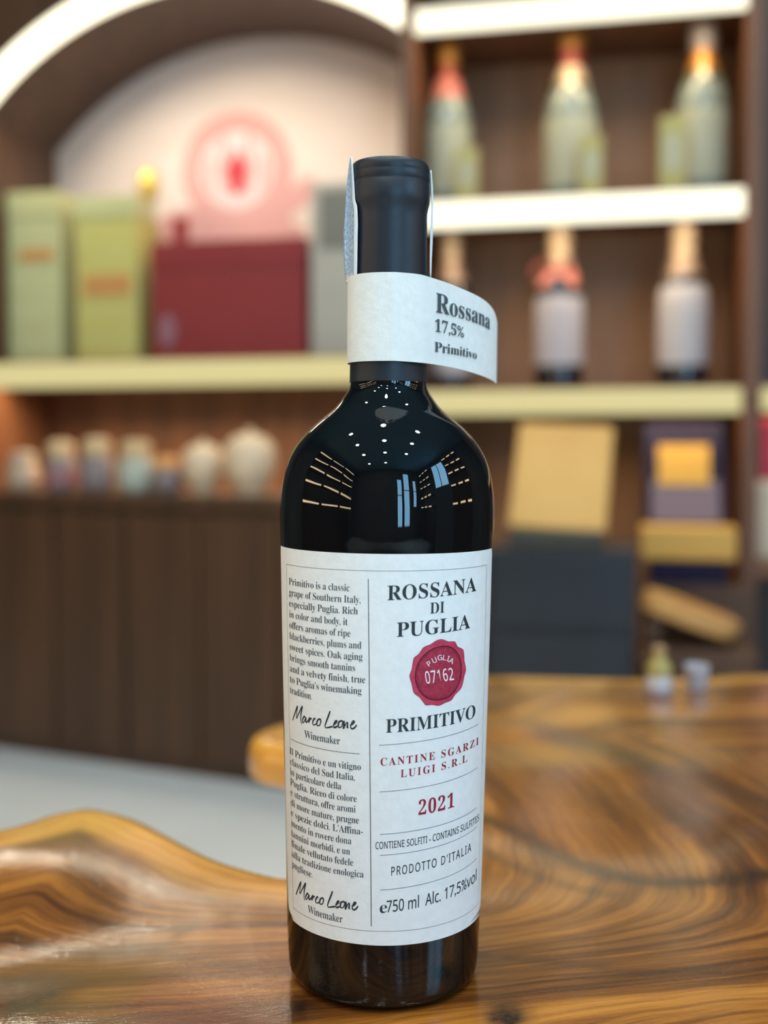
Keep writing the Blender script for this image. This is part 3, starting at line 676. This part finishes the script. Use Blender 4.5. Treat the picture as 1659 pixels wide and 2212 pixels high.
# heel
rb_ = rs[0] - .0003; heel = [(rb_ - .0048, 0), (rb_ - .0030, .0003), (rb_ - .0014, .0012), (rb_ - .0004, .0028), (rb_ - .0001, .0048)]
hs2 = [q[1] for q in heel[1:]] + [q for q in hs]; rs2 = [q[0] for q in heel[1:]] + [q for q in rs]
neck_top = hr(352, 80)[0]
hs2 += [hr(826, 83)[0], hr(785, 82)[0], neck_top - .004]; rs2 += [hr(826, 83)[1], hr(785, 82)[1], hr(400, 80)[1]]
order = np.argsort(hs2); hs2 = np.array(hs2)[order]; rs2 = np.array(rs2)[order]
hq = np.unique(np.concatenate([np.linspace(hs2[0], .01, 8), np.linspace(.01, hs2[-1], 170)])); rq = pchip(hs2, rs2, hq)
def Rg(h): return float(np.interp(h, hq, rq))
M['glass'] = mat('black_glass', (0.002, 0.003, 0.004), 0.015, spec=0.5)
M['glass'].node_tree.nodes['Principled BSDF'].inputs['IOR'].default_value = 1.52
N, L, B = nodes(M['glass'])
tc = N.new('ShaderNodeTexCoord'); nz = N.new('ShaderNodeTexNoise'); nz.inputs['Scale'].default_value = 90; nz.inputs['Detail'].default_value = 1
bp_ = N.new('ShaderNodeBump'); bp_.inputs['Strength'].default_value = .05; bp_.inputs['Distance'].default_value = .001
L.new(tc.outputs['Object'], nz.inputs['Vector']); L.new(nz.outputs['Fac'], bp_.inputs['Height']); L.new(bp_.outputs['Normal'], B.inputs['Normal'])
lathe_obj('glass_body', [(rs2[0] - .002, 0)] + list(zip(rq, hq)), M['glass'], bottle, 160, True, 60)
# capsule
M['capsule'] = noise_tint(mat('matte_navy_capsule', (0.012, 0.016, 0.024), 0.42, spec=.4), (0.011, 0.015, 0.022), (0.015, 0.020, 0.029), (1, 1, 1), 30, 3, .12, 160)
CP = [(826, 84.5), (790, 84.3), (600, 82.6), (470, 81.6), (458, 82), (448, 84), (438, 86.6), (430, 87), (400, 87.2), (398, 86.2), (394, 86.2), (392, 87.2), (380, 87), (378, 86.4), (374, 86.4), (372, 87), (362, 86), (356, 84), (352.5, 81)]
cp = [hr(*q)[::-1] for q in CP]; htop = cp[-1][1]
cp = cp + [(cp[-1][0]*.9, htop + .0003), (cp[-1][0]*.4, htop + .0003), (.0005, htop + .0003)]
cp = [(cp[0][0] - .0006, cp[0][1])] + cp
lathe_obj('capsule', cp, M['capsule'], bottle, 96, False, 30)

# pixel -> bottle-surface coordinates (alpha, h)
c2, s2 = math.cos(TILT), math.sin(TILT)
def to_loc(v): return Vector((v.x*c2 - v.z*s2, v.y, v.x*s2 + v.z*c2))
LIFT = .00012
def lab(px, py, off=LIFT):
    o = to_loc(EYE - AX); d = to_loc(ray(px, py)); R = .036
    for _ in range(12):
        a = d.x*d.x + d.y*d.y; b2 = o.x*d.x + o.y*d.y; c = o.x*o.x + o.y*o.y - R*R; disc = b2*b2 - a*c
        t = (-b2 - math.sqrt(max(disc, 0))) / a; p = o + d*t; R = Rg(p.z) + off
    return math.atan2(p.x, -p.y), p.z
def surf(al, h, off): 
    r = Rg(h) + off; return (r*math.sin(al), -r*math.cos(al), h)

M['paper'] = noise_tint(mat('label_paper', (0.8, 0.82, 0.8), 0.75, spec=.3), (0.80, 0.82, 0.80), (0.84, 0.855, 0.835), (1, 1, 1), 300, 3, .10, 700)
M['tag_paper'] = noise_tint(mat('tag_paper', (0.8, 0.82, 0.8), 0.75, spec=.3), (0.78, 0.79, 0.75), (0.82, 0.83, 0.79), (1, 1, 1), 300, 3, .22, 420)
M['ink'] = mat('ink_slate', (0.035, 0.045, 0.05), 0.7, spec=.2); M['ink_soft'] = mat('ink_soft_slate', (0.07, 0.085, 0.095), 0.7, spec=.2); M['ink_red'] = mat('ink_red', (0.30, 0.02, 0.035), 0.7, spec=.2)
M['ink_white'] = mat('ink_white', (0.9, 0.85, 0.85), 0.7, spec=.2)

class Print:
    """collects inked shapes as (alpha, h) polygons lying on the label"""
    def __init__(s): s.v = []; s.f = []; s.m = []
    def add(s, pts, faces, mi): b = len(s.v); s.v += pts; s.f += [tuple(b + i for i in f) for f in faces]; s.m += [mi]*len(faces)
    def line(s, p0, p1, w, mi, n=24):
        """rule between two (alpha,h), w = thickness in metres"""
        P = [(p0[0] + (p1[0]-p0[0])*i/n, p0[1] + (p1[1]-p0[1])*i/n) for i in range(n+1)]; s.path(P, w, mi)
    def path(s, P, w, mi, taper=False):
        n = len(P); pts = []
        for i in range(n):
            a, c = P[max(i-1, 0)], P[min(i+1, n-1)]; R = Rg(P[i][1]); tx, ty = (c[0]-a[0])*R, c[1]-a[1]; l = math.hypot(tx, ty) or 1
            ww = w * (1 if not taper else (.92 + .22*math.sin(i*.21)))
            ox, oy = -ty/l*ww/2/R, tx/l*ww/2; pts += [(P[i][0]+ox, P[i][1]+oy), (P[i][0]-ox, P[i][1]-oy)]
        s.add(pts, [(2*i+1, 2*i+3, 2*i+2, 2*i) for i in range(n-1)], mi)

def B_(s):
    o = ''
    for c in s:
        if 'A' <= c <= 'Z': o += chr(0x1D400 + ord(c) - 65)
        elif 'a' <= c <= 'z': o += chr(0x1D41A + ord(c) - 97)
        elif '0' <= c <= '9': o += chr(0x1D7CE + ord(c) - 48)
        else: o += c
    return o
def S_(s):
    o = ''
    for c in s:
        if 'A' <= c <= 'Z': o += chr(0x1D5A0 + ord(c) - 65)
        elif 'a' <= c <= 'z': o += chr(0x1D5BA + ord(c) - 97)
        elif '0' <= c <= '9': o += chr(0x1D7E2 + ord(c) - 48)
        else: o += c
    return o
_cap = {}
def glyphs(s, serif, off=0.0, spacing=1.0, res=4):
    cu = bpy.data.curves.new('type', 'FONT'); cu.body = B_(s) if serif else S_(s); cu.size = 1; cu.offset = off; cu.resolution_u = res; cu.space_character = spacing; cu.fill_mode = 'FRONT'
    ob = bpy.data.objects.new('type', cu); COL.objects.link(ob)
    dg = bpy.context.evaluated_depsgraph_get(); ev = ob.evaluated_get(dg); me = ev.to_mesh()
    bm = bmesh.new(); bm.from_mesh(me); ev.to_mesh_clear()
    bpy.data.objects.remove(ob); bpy.data.curves.remove(cu)
    bmesh.ops.remove_doubles(bm, verts=bm.verts, dist=1e-5)
    long = [e for e in bm.edges if e.calc_length() > .45]
    if long: bmesh.ops.subdivide_edges(bm, edges=long, cuts=1)
    bmesh.ops.triangulate(bm, faces=bm.faces)
    bm.normal_update(); bm.verts.index_update()
    V = np.array([v.co[:2] for v in bm.verts]); F = []
    for f in bm.faces:
        q = [v.index for v in f.verts]
        F.append(tuple(q if f.normal.z > 0 else q[::-1]))
    bm.free(); return V, F
def cap_h(serif):
    if serif not in _cap: _cap[serif] = float(glyphs('H', serif)[0][:, 1].max())
    return _cap[serif]

pr = Print()
def amix(a0, a1, t, w=.75):
    return (1-w)*(a0 + (a1-a0)*t) + w*math.asin(math.sin(a0) + (math.sin(a1) - math.sin(a0))*t)
def text(s, p0, p1, cap, mi, serif=True, off=0.0, spacing=1.0, href=None, xs=None):
    """baseline from pixel p0 to pixel p1, cap height in pixels at href"""
    V, F = glyphs(s, serif, off, spacing); x0, x1 = V[:, 0].min(), V[:, 0].max()
    a0, h0 = lab(*p0); a1, h1 = lab(*p1)
    q = p0 if abs(a0) < abs(a1) else p1
    k = (lab(q[0], q[1] - cap)[1] - lab(*q)[1]) / cap_h(serif)
    pts = []
    for x, y in V:
        t = (x - x0) / (x1 - x0); pts.append((amix(a0, a1, t), h0 + (h1 - h0)*t + y*k))
    pr.add(pts, F, mi)
INK, RED, WHT, SOFT = 1, 2, 3, 4
# left column: paragraphs set on lines parallel to the label's edge
def para(lines, x_of, y_ref, xr, capx, x0s):
    for k, (s, xe) in enumerate(lines):
        yb = y_ref(k); hb = lab(xr, yb)[1]; a1 = lab(xe, yb - 4)[0]; a0 = lab(x0s(k), yb - 12)[0]
        V, F = glyphs(s, True, -.005, .96, 4); X0, X1 = V[:, 0].min(), V[:, 0].max()
        kk = (lab(xr, yb - capx)[1] - hb) / cap_h(True)
        pr.add([(amix(a0, a1, (x-X0)/(X1-X0)), hb + y*kk) for x, y in V], F, SOFT)
para([("Primitivo is a classic", 755), ("grape of Southern Italy,", 779), ("especially Puglia. Rich", 773), ("in color and body, it", 751), ("offers aromas of ripe", 757), ("blackberries, plums and", 780.5), ("sweet spices. Oak aging", 783), ("brings smooth tannins", 767), ("and a velvety finish, true", 789), ("to Puglia\u2019s winemaking", 781), ("tradition.", 674)],
     None, lambda k: 1278.5 + 24.6*k, 780, 15.5, lambda k: 624 + .3*k)
para([("Il Primitivo e un vitigno", 779.5), ("classico del Sud Italia,", 766.5), ("in particolare della", 737), ("Puglia. Riceo di colore", 770.5), ("e struttura, offre aromi", 768), ("di more mature, prugne", 775), ("e spezie dolci. L\u2019Affina-", 784), ("mento in rovere dona", 759), ("tannini morbidi, e un", 756), ("finale vellutato fedele", 763), ("alla tradizione enologica", 785.5), ("pugliese.", 675)],
     None, lambda k: 1664 + 23.15*k, 780, 15.0, lambda k: 626.5 + .42*k)
def const_h(s, xa, xb, yb, xr, cap, mi=SOFT):
    hb = lab(xr, yb)[1]; V, F = glyphs(s, True, -.005, .96, 4); X0, X1 = V[:, 0].min(), V[:, 0].max(); a0, a1 = lab(xa, yb - 12)[0], lab(xb, yb)[0]
    kk = (lab(xr, yb - cap)[1] - hb) / cap_h(True)
    pr.add([(amix(a0, a1, (x-X0)/(X1-X0)), hb + y*kk) for x, y in V], F, mi)
const_h('Winemaker', 657.5, 734.6, 1608.5, 734, 16.5); const_h('Winemaker', 665, 740, 1993.5, 740, 16.5)
SIG = [[(118,400),(165,250),(222,98),(205,230),(200,355),(255,240),(322,105),(295,260),(290,400),(305,480)],
       [(385,345),(362,318),(328,385),(325,440),(352,440),(400,345),(392,415),(410,440),(445,400),(478,335),(464,395),(460,455)], [(462,430),(480,385),(505,362),(522,372)],
       [(600,372),(575,365),(545,420),(542,480),(575,497),(612,474)], [(685,372),(645,398),(625,470),(645,512),(688,498),(712,430),(700,378),(668,376)],
       [(908,205),(880,290),(830,420),(802,510),(815,555),(865,552),(965,530)],
       [(975,500),(1030,452),(1048,412),(1020,412),(985,480),(987,540),(1012,552),(1062,522)], [(1135,414),(1092,440),(1080,520),(1102,552),(1150,530),(1176,450),(1160,415),(1125,416)],
       [(1205,410),(1200,490),(1190,572),(1230,490),(1268,440),(1280,470),(1268,540),(1292,562)], [(1330,512),(1400,460),(1415,422),(1385,420),(1345,500),(1347,560),(1385,578),(1430,550),(1468,495)]]
A1 = lab(713, 1536); A2 = lab(718.2, 1925)
for dup_ in (0, 1):
    for stq in SIG:
        Pq = [lab(620 + x/9.759, 1515 + y/9.759) for x, y in catmull(stq, 6)]
        if dup_: Pq = [(a + A2[0]-A1[0], h + A2[1]-A1[1]) for a, h in Pq]
        pr.path([tuple(q) for q in Pq], .00054, INK, True)
# rules and border
def rule(p0, p1, w=.00016, mi=SOFT): pr.line(lab(*p0), lab(*p1), w, mi)
hB = lab(777, 1628.7)[1]; pr.line((lab(627.5, 1589.5)[0], hB), (lab(777, 1628.7)[0], hB), .00018, SOFT)
for p0, p1 in (((819, 1610), (1033, 1564)), ((820, 1710.8), (1031.5, 1658)), ((820.6, 1802.7), (1030, 1744.4)), ((821, 1848), (1031, 1785)), ((821.5, 1922.8), (1030, 1853.7))): rule(p0, p1)
rule((795.6, 1250.4), (802, 2001), .00024, INK)
tl, tr = lab(618.5, 1215), lab(1052, 1210); tm = lab(790, 1234)[1]; bm_ = lab(815, 2013)[1]; aL = lab(633, 1945)[0]; aR = lab(1033.7, 1931)[0]
tl = (tl[0], tm); trr = (tr[0], tm + .0004)
for a, c in ((tl, trr), (trr, (aR, bm_ + .0004)), ((aR, bm_ + .0004), (aL, bm_)), ((aL, bm_), tl)): pr.line(a, c, .00013, SOFT, 40)
# right column
text('ROSSANA', (836.8, 1296.8), (1029, 1276.4), 31.5, INK)
text('DI', (929, 1326), (960, 1323), 24, INK, off=-.002)
text('PUGLIA', (857, 1376), (1015.6, 1356.5), 31, INK)
text('PRIMITIVO', (833.7, 1583), (1026.6, 1548.8), 29, INK)
text('CANTINE SGARZI', (822, 1654.3), (1033.7, 1607.7), 16.5, RED, spacing=1.3)
text('LUIGI S.R.L', (865.3, 1679.7), (1009.4, 1645), 16.5, RED, spacing=1.3)
text('2021', (904, 1761), (981, 1743), 31, RED, spacing=1.1)
text('CONTIENE SOLFITI - CONTAINS SULFITES', (811, 1834.4), (1034.8, 1771.7), 15, INK, False, .008)
text("PRODOTTO D'ITALIA", (845, 1891.8), (1017.8, 1838), 19, INK, False, .008, 1.25)
text('e', (820, 1973), (836, 1971), 25, INK, True, -.006)
text('750 ml  Alc. 17,5%vol', (835, 1971), (1029, 1901), 25, INK, False, .008)
# paper
ATL, ATR = lab(605.8, 1183)[0], lab(1064, 1178.7)[0]; ABL, ABR = lab(622.5, 1960)[0], lab(1039.5, 1955)[0]
HT, HB = lab(840, 1197)[1], lab(830, 2043)[1]
nh, na = 60, 96; v = []; f = []; fmi = []
for i in range(nh + 1):
    t = i / nh; 
    h = HB + (HT - HB)*t; aL_ = ABL + (ATL - ABL)*t; aR_ = ABR + (ATR - ABR)*t
    cr_ = .006; yb = h - HB; yt = HT - h
    ins_ = cr_ - math.sqrt(max(0, cr_**2 - (cr_ - yb)**2)) if yb < cr_ else (.0012 - math.sqrt(max(0, .0012**2 - (.0012 - yt)**2)) if yt < .0012 else 0)
    R = Rg(h); aL_ += ins_/R; aR_ -= ins_/R
    for k in range(na + 1):
        a = aL_ + (aR_ - aL_)*k/na; hh = h + .0004*t*(k/na)*0
        v.append(surf(a, hh, .00006))
for i in range(nh):
    for k in range(na): f.append((i*(na+1)+k, i*(na+1)+k+1, (i+1)*(na+1)+k+1, (i+1)*(na+1)+k)); fmi.append(0)
nv = len(v); v += [surf(a, h, LIFT) for a, h in pr.v]; f += [tuple(nv + i for i in q) for q in pr.f]; fmi += pr.m
front = mesh_obj('front_label', v, f, [M['paper'], M['ink'], M['ink_red'], M['ink_white'], M['ink_soft']], bottle, fmi, True)
tag(front, 'white paper front label with dark and red printing')
# printed wax seal
M['wax'] = noise_tint(mat('wax_pink_red', (0.55, 0.05, 0.1), 0.6, spec=.3), (0.46, 0.035, 0.075), (0.62, 0.06, 0.12), (1, 1, 1), 400, 3)
M['wax_in'] = noise_tint(mat('wax_deep_red', (0.35, 0.02, 0.05), 0.6, spec=.3), (0.30, 0.020, 0.045), (0.44, 0.035, 0.075), (1, 1, 1), 900, 3)
M['wax_line'] = mat('wax_dark_line', (0.09, 0.008, 0.02), 0.6, spec=.2)
sp = lambda x, y: lab(870 + x/11.06, 1370 + y/11.06)
so = [(935,128),(1090,180),(1240,185),(1310,300),(1430,365),(1460,470),(1470,640),(1505,840),(1460,1030),(1425,1200),(1375,1310),(1250,1440),(1160,1570),(1020,1630),(860,1700),(700,1680),(560,1690),(480,1600),(400,1500),(280,1410),(245,1320),(215,1170),(168,1000),(215,850),(250,650),(280,560),(390,470),(500,320),(660,250),(800,160)]
si = [(960,280),(1130,300),(1260,390),(1360,560),(1400,780),(1370,1080),(1250,1350),(1040,1530),(800,1575),(590,1530),(430,1400),(325,1210),(295,1000),(340,740),(480,520),(700,350)]
sv, sf, smm = [], [], []
def fan(Pp, off, mi, cx=845, cy=920, rings=4):
    n = len(Pp); b0 = len(sv); a, h = sp(cx, cy); sv.append(surf(a, h, off))
    for r in range(1, rings + 1):
        for p in Pp: a, h = sp(cx + (p[0]-cx)*r/rings, cy + (p[1]-cy)*r/rings); sv.append(surf(a, h, off))
    for k in range(n):
        sf.append((b0, b0+1+(k+1) % n, b0+1+k)); smm.append(mi)
        for r in range(rings - 1):
            x = b0+1+r*n; sf.append((x+k, x+(k+1) % n, x+n+(k+1) % n, x+n+k)); smm.append(mi)
co, ci = catmull(so, 4, True), catmull(si, 6, True)
sc_ = lambda P_, s: [((p[0]-845)*s+845, (p[1]-920)*s+920) for p in P_]
fan(sc_(co, 1.012), .00012, 2); fan(co, .00017, 0); fan(sc_(ci, 1.01), .00021, 2); fan(sc_(ci, .965), .00025, 1); fan(sc_(ci, .93), .00028, 2); fan(sc_(ci, .918), .00031, 1)
def seal_text(V, F, m, cx, cy, kx, ky, rot):
    b0 = len(sv); c_, s_ = math.cos(rot), math.sin(rot)
    for x, y in V:
        X, Y = x*kx, -y*ky; a, h = sp(cx + X*c_ + Y*s_, cy - X*s_ + Y*c_); sv.append(surf(a, h, .00036))
    sf.extend([tuple(b0 + i for i in q) for q in F]); smm.extend([m]*len(F))
for chh, cx_, cy_, rt in (('P', 622, 700, 34), ('U', 748, 618, 22), ('G', 878, 557, 8), ('L', 992, 558, -4), ('I', 1078, 580, -17), ('A', 1152, 632, -26)):
    V, F = glyphs(chh, False, .004); V = V - np.array([(V[:, 0].max()+V[:, 0].min())/2, (V[:, 1].max()+V[:, 1].min())/2])
    seal_text(V, F, 3, cx_, cy_, 128/cap_h(False), 122/cap_h(False), math.radians(rt))
V, F = glyphs('07162', False, .006, 1.12); V = V - np.array([(V[:, 0].max()+V[:, 0].min())/2, 0]); W_ = V[:, 0].max()*2
V[:, 1] += .0; seal_text(V, F, 3, 886, 1132, 670/W_, 288/cap_h(False), math.radians(8))
seal = mesh_obj('wax_seal', sv, sf, [M['wax'], M['wax_in'], M['wax_line'], M['ink_white']], front, smm)
tag(seal, 'printed red wax seal with white numbers')

# paper neck tag
TG = [(-1, -108), (-1, -95), (-1, -80), (-1, -60), (-1, -40), (-1, -20), (-1, 0), (-1, 12)]
ht, hbm = hr(588, 0, .386)[0], hr(779.5, 0, .386)[0]
rn = lambda h: hr(700, 85)[1]
RT = hr(690, 90.5)[1]
rows = []
for _, adeg in TG:
    a = math.radians(adeg); x, y = RT*math.sin(a), -RT*math.cos(a); rows.append(((x, y, hbm), (x, y, ht)))
def flag(px, yt, yb, Y):
    q0 = to_loc(at_depth(px, yb, Y) - AX); q1 = to_loc(at_depth(px, yt, Y) - AX); xm = (q0.x + q1.x)/2; return ((xm, q0.y, q0.z), (xm, q1.y, q1.z))
for q in ((905, 592.5, 783, .3882), (935, 601, 786.5, .3925), (965, 611, 791.5, .3975), (1000, 625, 799, .4035), (1030, 639, 807.5, .4095), (1052, 654, 815.5, .4155), (1066, 672, 822.5, .421), (1072, 690, 827, .4255), (1073.5, 700, 828, .4285)): rows.append(flag(*q))
# smooth along the path
b_ = catmull([r[0] for r in rows], 6); t_ = catmull([r[1] for r in rows], 6); nr = len(b_)
NV = 10; v = []; f = []
for i in range(nr):
    for k in range(NV + 1): v.append(tuple(b_[i] + (t_[i] - b_[i])*k/NV))
for i in range(nr - 1):
    for k in range(NV): f.append((i*(NV+1)+k, (i+1)*(NV+1)+k, (i+1)*(NV+1)+k+1, i*(NV+1)+k+1))
fmi = [0]*len(f)
def w2px(p):
    w = Vector((p[0]*c2 + p[2]*s2, p[1], -p[0]*s2 + p[2]*c2)) + AX - EYE
    X, Y, Z = w.x, w.y*ct - w.z*st, w.y*st + w.z*ct
    return CX + FPX*X/Y, CY - FPX*Z/Y
mid_px = np.array([w2px((b_[i] + t_[i])/2)[0] for i in range(nr)])
i0 = int(np.argmax(np.array([w2px(q)[0] for q in b_]) > 830)); 
def tag_pt(px, tt):
    i = np.interp(px, mid_px[i0:], np.arange(i0, nr)); j = min(int(i), nr-2); fr = i - j
    bq = b_[j]*(1-fr) + b_[j+1]*fr; tq = t_[j]*(1-fr) + t_[j+1]*fr; p = bq + (tq - bq)*tt
    tn = b_[j+1] - b_[j]; nrm = np.array([tn[1], -tn[0], 0]); nrm /= np.linalg.norm(nrm)
    if nrm[1] > 0: nrm = -nrm
    return p + nrm*.00035
def tag_text(s, x0, x1, t0, t1, cap_t, off, kq):
    global v, f, fmi
    V, F = glyphs(s, True, off, .98); a, c = V[:, 0].min(), V[:, 0].max(); b0 = len(v)
    for x, y in V:
        q = (x - a)/(c - a); q2 = q*(1 + kq) - kq*q*q; v.append(tuple(tag_pt(x0 + (x1-x0)*q2, t0 + (t1-t0)*q + y/cap_h(True)*cap_t*(1 - .10*q))))
    f += [tuple(b0 + i for i in q) for q in F]; fmi += [1]*len(F)
tag_text('Rossana', 940, 1056.5, .612, .66, .228, 0, .38)
tag_text('17,5%', 938.5, 1001, .385, .40, .145, 0, .12)
tag_text('Primitivo', 938, 1029, .148, .185, .115, 0, .22)
nt = mesh_obj('neck_tag', v, f, [M['tag_paper'], M['ink_soft']], bottle, fmi, True); tag(nt, 'white paper tag wrapped round the neck, its printed end flaring out')
vg = nt.vertex_groups.new(name='paper'); vg.add(list(range(nr*(NV+1))), 1.0, 'REPLACE')
# (the tag's own thickness: a back sheet just inside)
v2 = []
for i in range(nr):
    tn = b_[min(i+1, nr-1)] - b_[max(i-1, 0)]; nn = np.array([tn[1], -tn[0], 0]); nn /= np.linalg.norm(nn)
    for k in range(NV + 1): v2.append(tuple(b_[i] + (t_[i] - b_[i])*k/NV - nn*.00035))
f2 = [q[::-1] for q in f[:(nr-1)*NV]]; ns = nr*(NV+1)
edge = []
for i in range(nr - 1):
    a, c = i*(NV+1) + NV, (i+1)*(NV+1) + NV; edge.append((a, c)); edge.append(((i+1)*(NV+1), i*(NV+1)))
for k in range(NV): edge.append(((nr-1)*(NV+1)+k+1, (nr-1)*(NV+1)+k)); edge.append((k, k+1))
allv = [tuple(b_[i] + (t_[i] - b_[i])*k/NV) for i in range(nr) for k in range(NV+1)]
mesh_obj('tag_backing', allv + v2, [tuple(ns + j for j in q) for q in f2] + [(a, c, ns + c, ns + a) for a, c in edge], M['paper'], nt)

# tax stamp strip over the capsule
def mat_stamp():
    m = mat('blue_stamp_paper', (0.7, 0.75, 0.8), 0.6); N, L, B = nodes(m)
    uv = N.new('ShaderNodeAttribute'); uv.attribute_name = 'st'; sx = N.new('ShaderNodeSeparateXYZ'); L.new(uv.outputs['Vector'], sx.inputs[0])
    nz = N.new('ShaderNodeTexNoise'); nz.inputs['Scale'].default_value = 9; nz.inputs['Detail'].default_value = 5; mp = N.new('ShaderNodeMapping'); mp.inputs['Scale'].default_value = (2, 6, 1); mp.inputs['Rotation'].default_value = (0, 0, .6)
    L.new(uv.outputs['Vector'], mp.inputs[0]); L.new(mp.outputs[0], nz.inputs['Vector'])
    r = N.new('ShaderNodeValToRGB'); r.color_ramp.elements[0].position = .36; r.color_ramp.elements[1].position = .62
    r.color_ramp.elements[0].color = (0.12, 0.27, 0.50, 1); r.color_ramp.elements[1].color = (0.60, 0.70, 0.76, 1); L.new(nz.outputs['Fac'], r.inputs['Fac'])
    def gt(o, v): 
        n = N.new('ShaderNodeMath'); n.operation = 'GREATER_THAN'; L.new(o, n.inputs[0]); n.inputs[1].default_value = v; return n.outputs[0]
    def mix(fac, a, col):
        n = N.new('ShaderNodeMix'); n.data_type = 'RGBA'; L.new(fac, n.inputs['Factor']); L.new(a, n.inputs['A']); n.inputs['B'].default_value = (*col, 1); return n.outputs['Result']
    c = r.outputs['Color']
    lt = N.new('ShaderNodeMath'); lt.operation = 'LESS_THAN'; L.new(sx.outputs[1], lt.inputs[0]); lt.inputs[1].default_value = .16
    c = mix(lt.outputs[0], c, (0.66, 0.56, 0.55))
    c = mix(gt(sx.outputs[0], .72), c, (0.10, 0.16, 0.36)); c = mix(gt(sx.outputs[0], .765), c, (0.78, 0.82, 0.86))
    lt2 = N.new('ShaderNodeMath'); lt2.operation = 'LESS_THAN'; L.new(sx.outputs[1], lt2.inputs[0]); lt2.inputs[1].default_value = .055
    c = mix(lt2.outputs[0], c, (0.78, 0.80, 0.84)); L.new(c, B.inputs['Base Color']); return m
M['stamp'] = mat_stamp()
def stamp(a_out, rows_, parent, name):
    """rows: (py, front-edge pixel, outer pixel); strip hugging the capsule's side"""
    v = []; f = []; stv = []; nu = 10; nrw = len(rows_)
    for j, (py, pin, pout) in enumerate(rows_):
        h = hr(py, 0)[0]; cxp = 845 - (py - 330)*.0095
        rin = hr(py, abs(pin - cxp)/.80 if name == 'tax_stamp' else abs(pin - cxp))[1]
        for i in range(nu + 1):
            q = i / nu; hw = abs(pout + (pin - pout)*q - cxp); sg = -1 if pout < cxp else 1
            x = sg * hr(py, hw)[1]; rc = max(hr(py, 87.5)[1], abs(x)*1.0)
            y = -math.sqrt(max(0, rc**2 - x*x)) - .0006 * (1 if name == 'tax_stamp' else 0) + (.0 if q > .05 else .004)
            v.append((x, y, h)); stv.append((q, 1 - j/(nrw-1), 0))
    for j in range(nrw - 1):
        for i in range(nu): f.append((j*(nu+1)+i, (j+1)*(nu+1)+i, (j+1)*(nu+1)+i+1, j*(nu+1)+i+1))
    o = mesh_obj(name, v, f, M['stamp'], parent, None, True)
    at = o.data.attributes.new('st', 'FLOAT_VECTOR', 'POINT'); at.data.foreach_set('vector', np.array(stv).ravel())
    md = o.modifiers.new('thick', 'SOLIDIFY'); md.thickness = .0003; md.offset = 0
    return o
rws = [(342, 761, 757), (352, 762, 754.5), (372, 764.5, 751.5), (410, 767, 748.5), (440, 769, 746.5), (455, 773, 745.5), (490, 774.5, 743), (520, 774, 742.5), (560, 773.5, 744), (590, 773, 746), (598, 772.5, 747), (608, 772, 748)]
rws = [tuple(q) for q in catmull(rws, 3)]
stp = stamp(-1, rws, bottle, 'tax_stamp'); tag(stp, 'blue patterned paper strip folded down the side of the capsule')
for q in ([(362, 932.5, 934), (400, 934, 937.5), (450, 934, 938.5), (520, 931.5, 937), (560, 931, 935), (596, 931, 934)],):
    o = stamp(1, [tuple(x) for x in catmull(q, 3)], bottle, 'tax_stamp_end'); o.data.materials[0] = M['paper']

# ---------------------------------------------------------------- small things at the far edge of the table
M['cork'] = mat('cork', (0.42, 0.26, 0.12), 0.8); M['mini_glass'] = mat('olive_gold_jar', (0.36, 0.28, 0.08), 0.25); M['milky'] = mat('milky_glass', (0.55, 0.52, 0.55), 0.2)
p = on_plane(1423, 1484, TABLE_Z)
t = thing('sample_bottle', 'tiny olive-gold sample bottle with pale base at the far table edge', 'bottle', (p.x, p.y, TABLE_Z - .0060))
lathe_obj('body', [(.009, 0), (.0105, .002), (.0105, .014), (.0100, .015)], M['milky'], t, 24)
lathe_obj('upper_body', [(.0102, .015), (.0102, .024), (.006, .029), (.0055, .032)], M['mini_glass'], t, 24); lathe_obj('cork', [(.005, .032), (.0058, .036), (.0055, .039)], M['cork'], t, 20)
p = on_plane(1505, 1470, TABLE_Z)
t = thing('small_cup', 'tiny lavender-white cup at the far table edge beside the sample bottle', 'cup', (p.x, p.y, TABLE_Z - .0060))
lathe_obj('body', [(.007, 0), (.0085, .002), (.0105, .019), (.0098, .019), (.0078, .004), (.001, .003)], M['milky'], t, 24, False)
lathe_obj('foot_ring', [(.0072, 0), (.0086, .0002), (.0086, .0018)], M['milky'], t, 24)
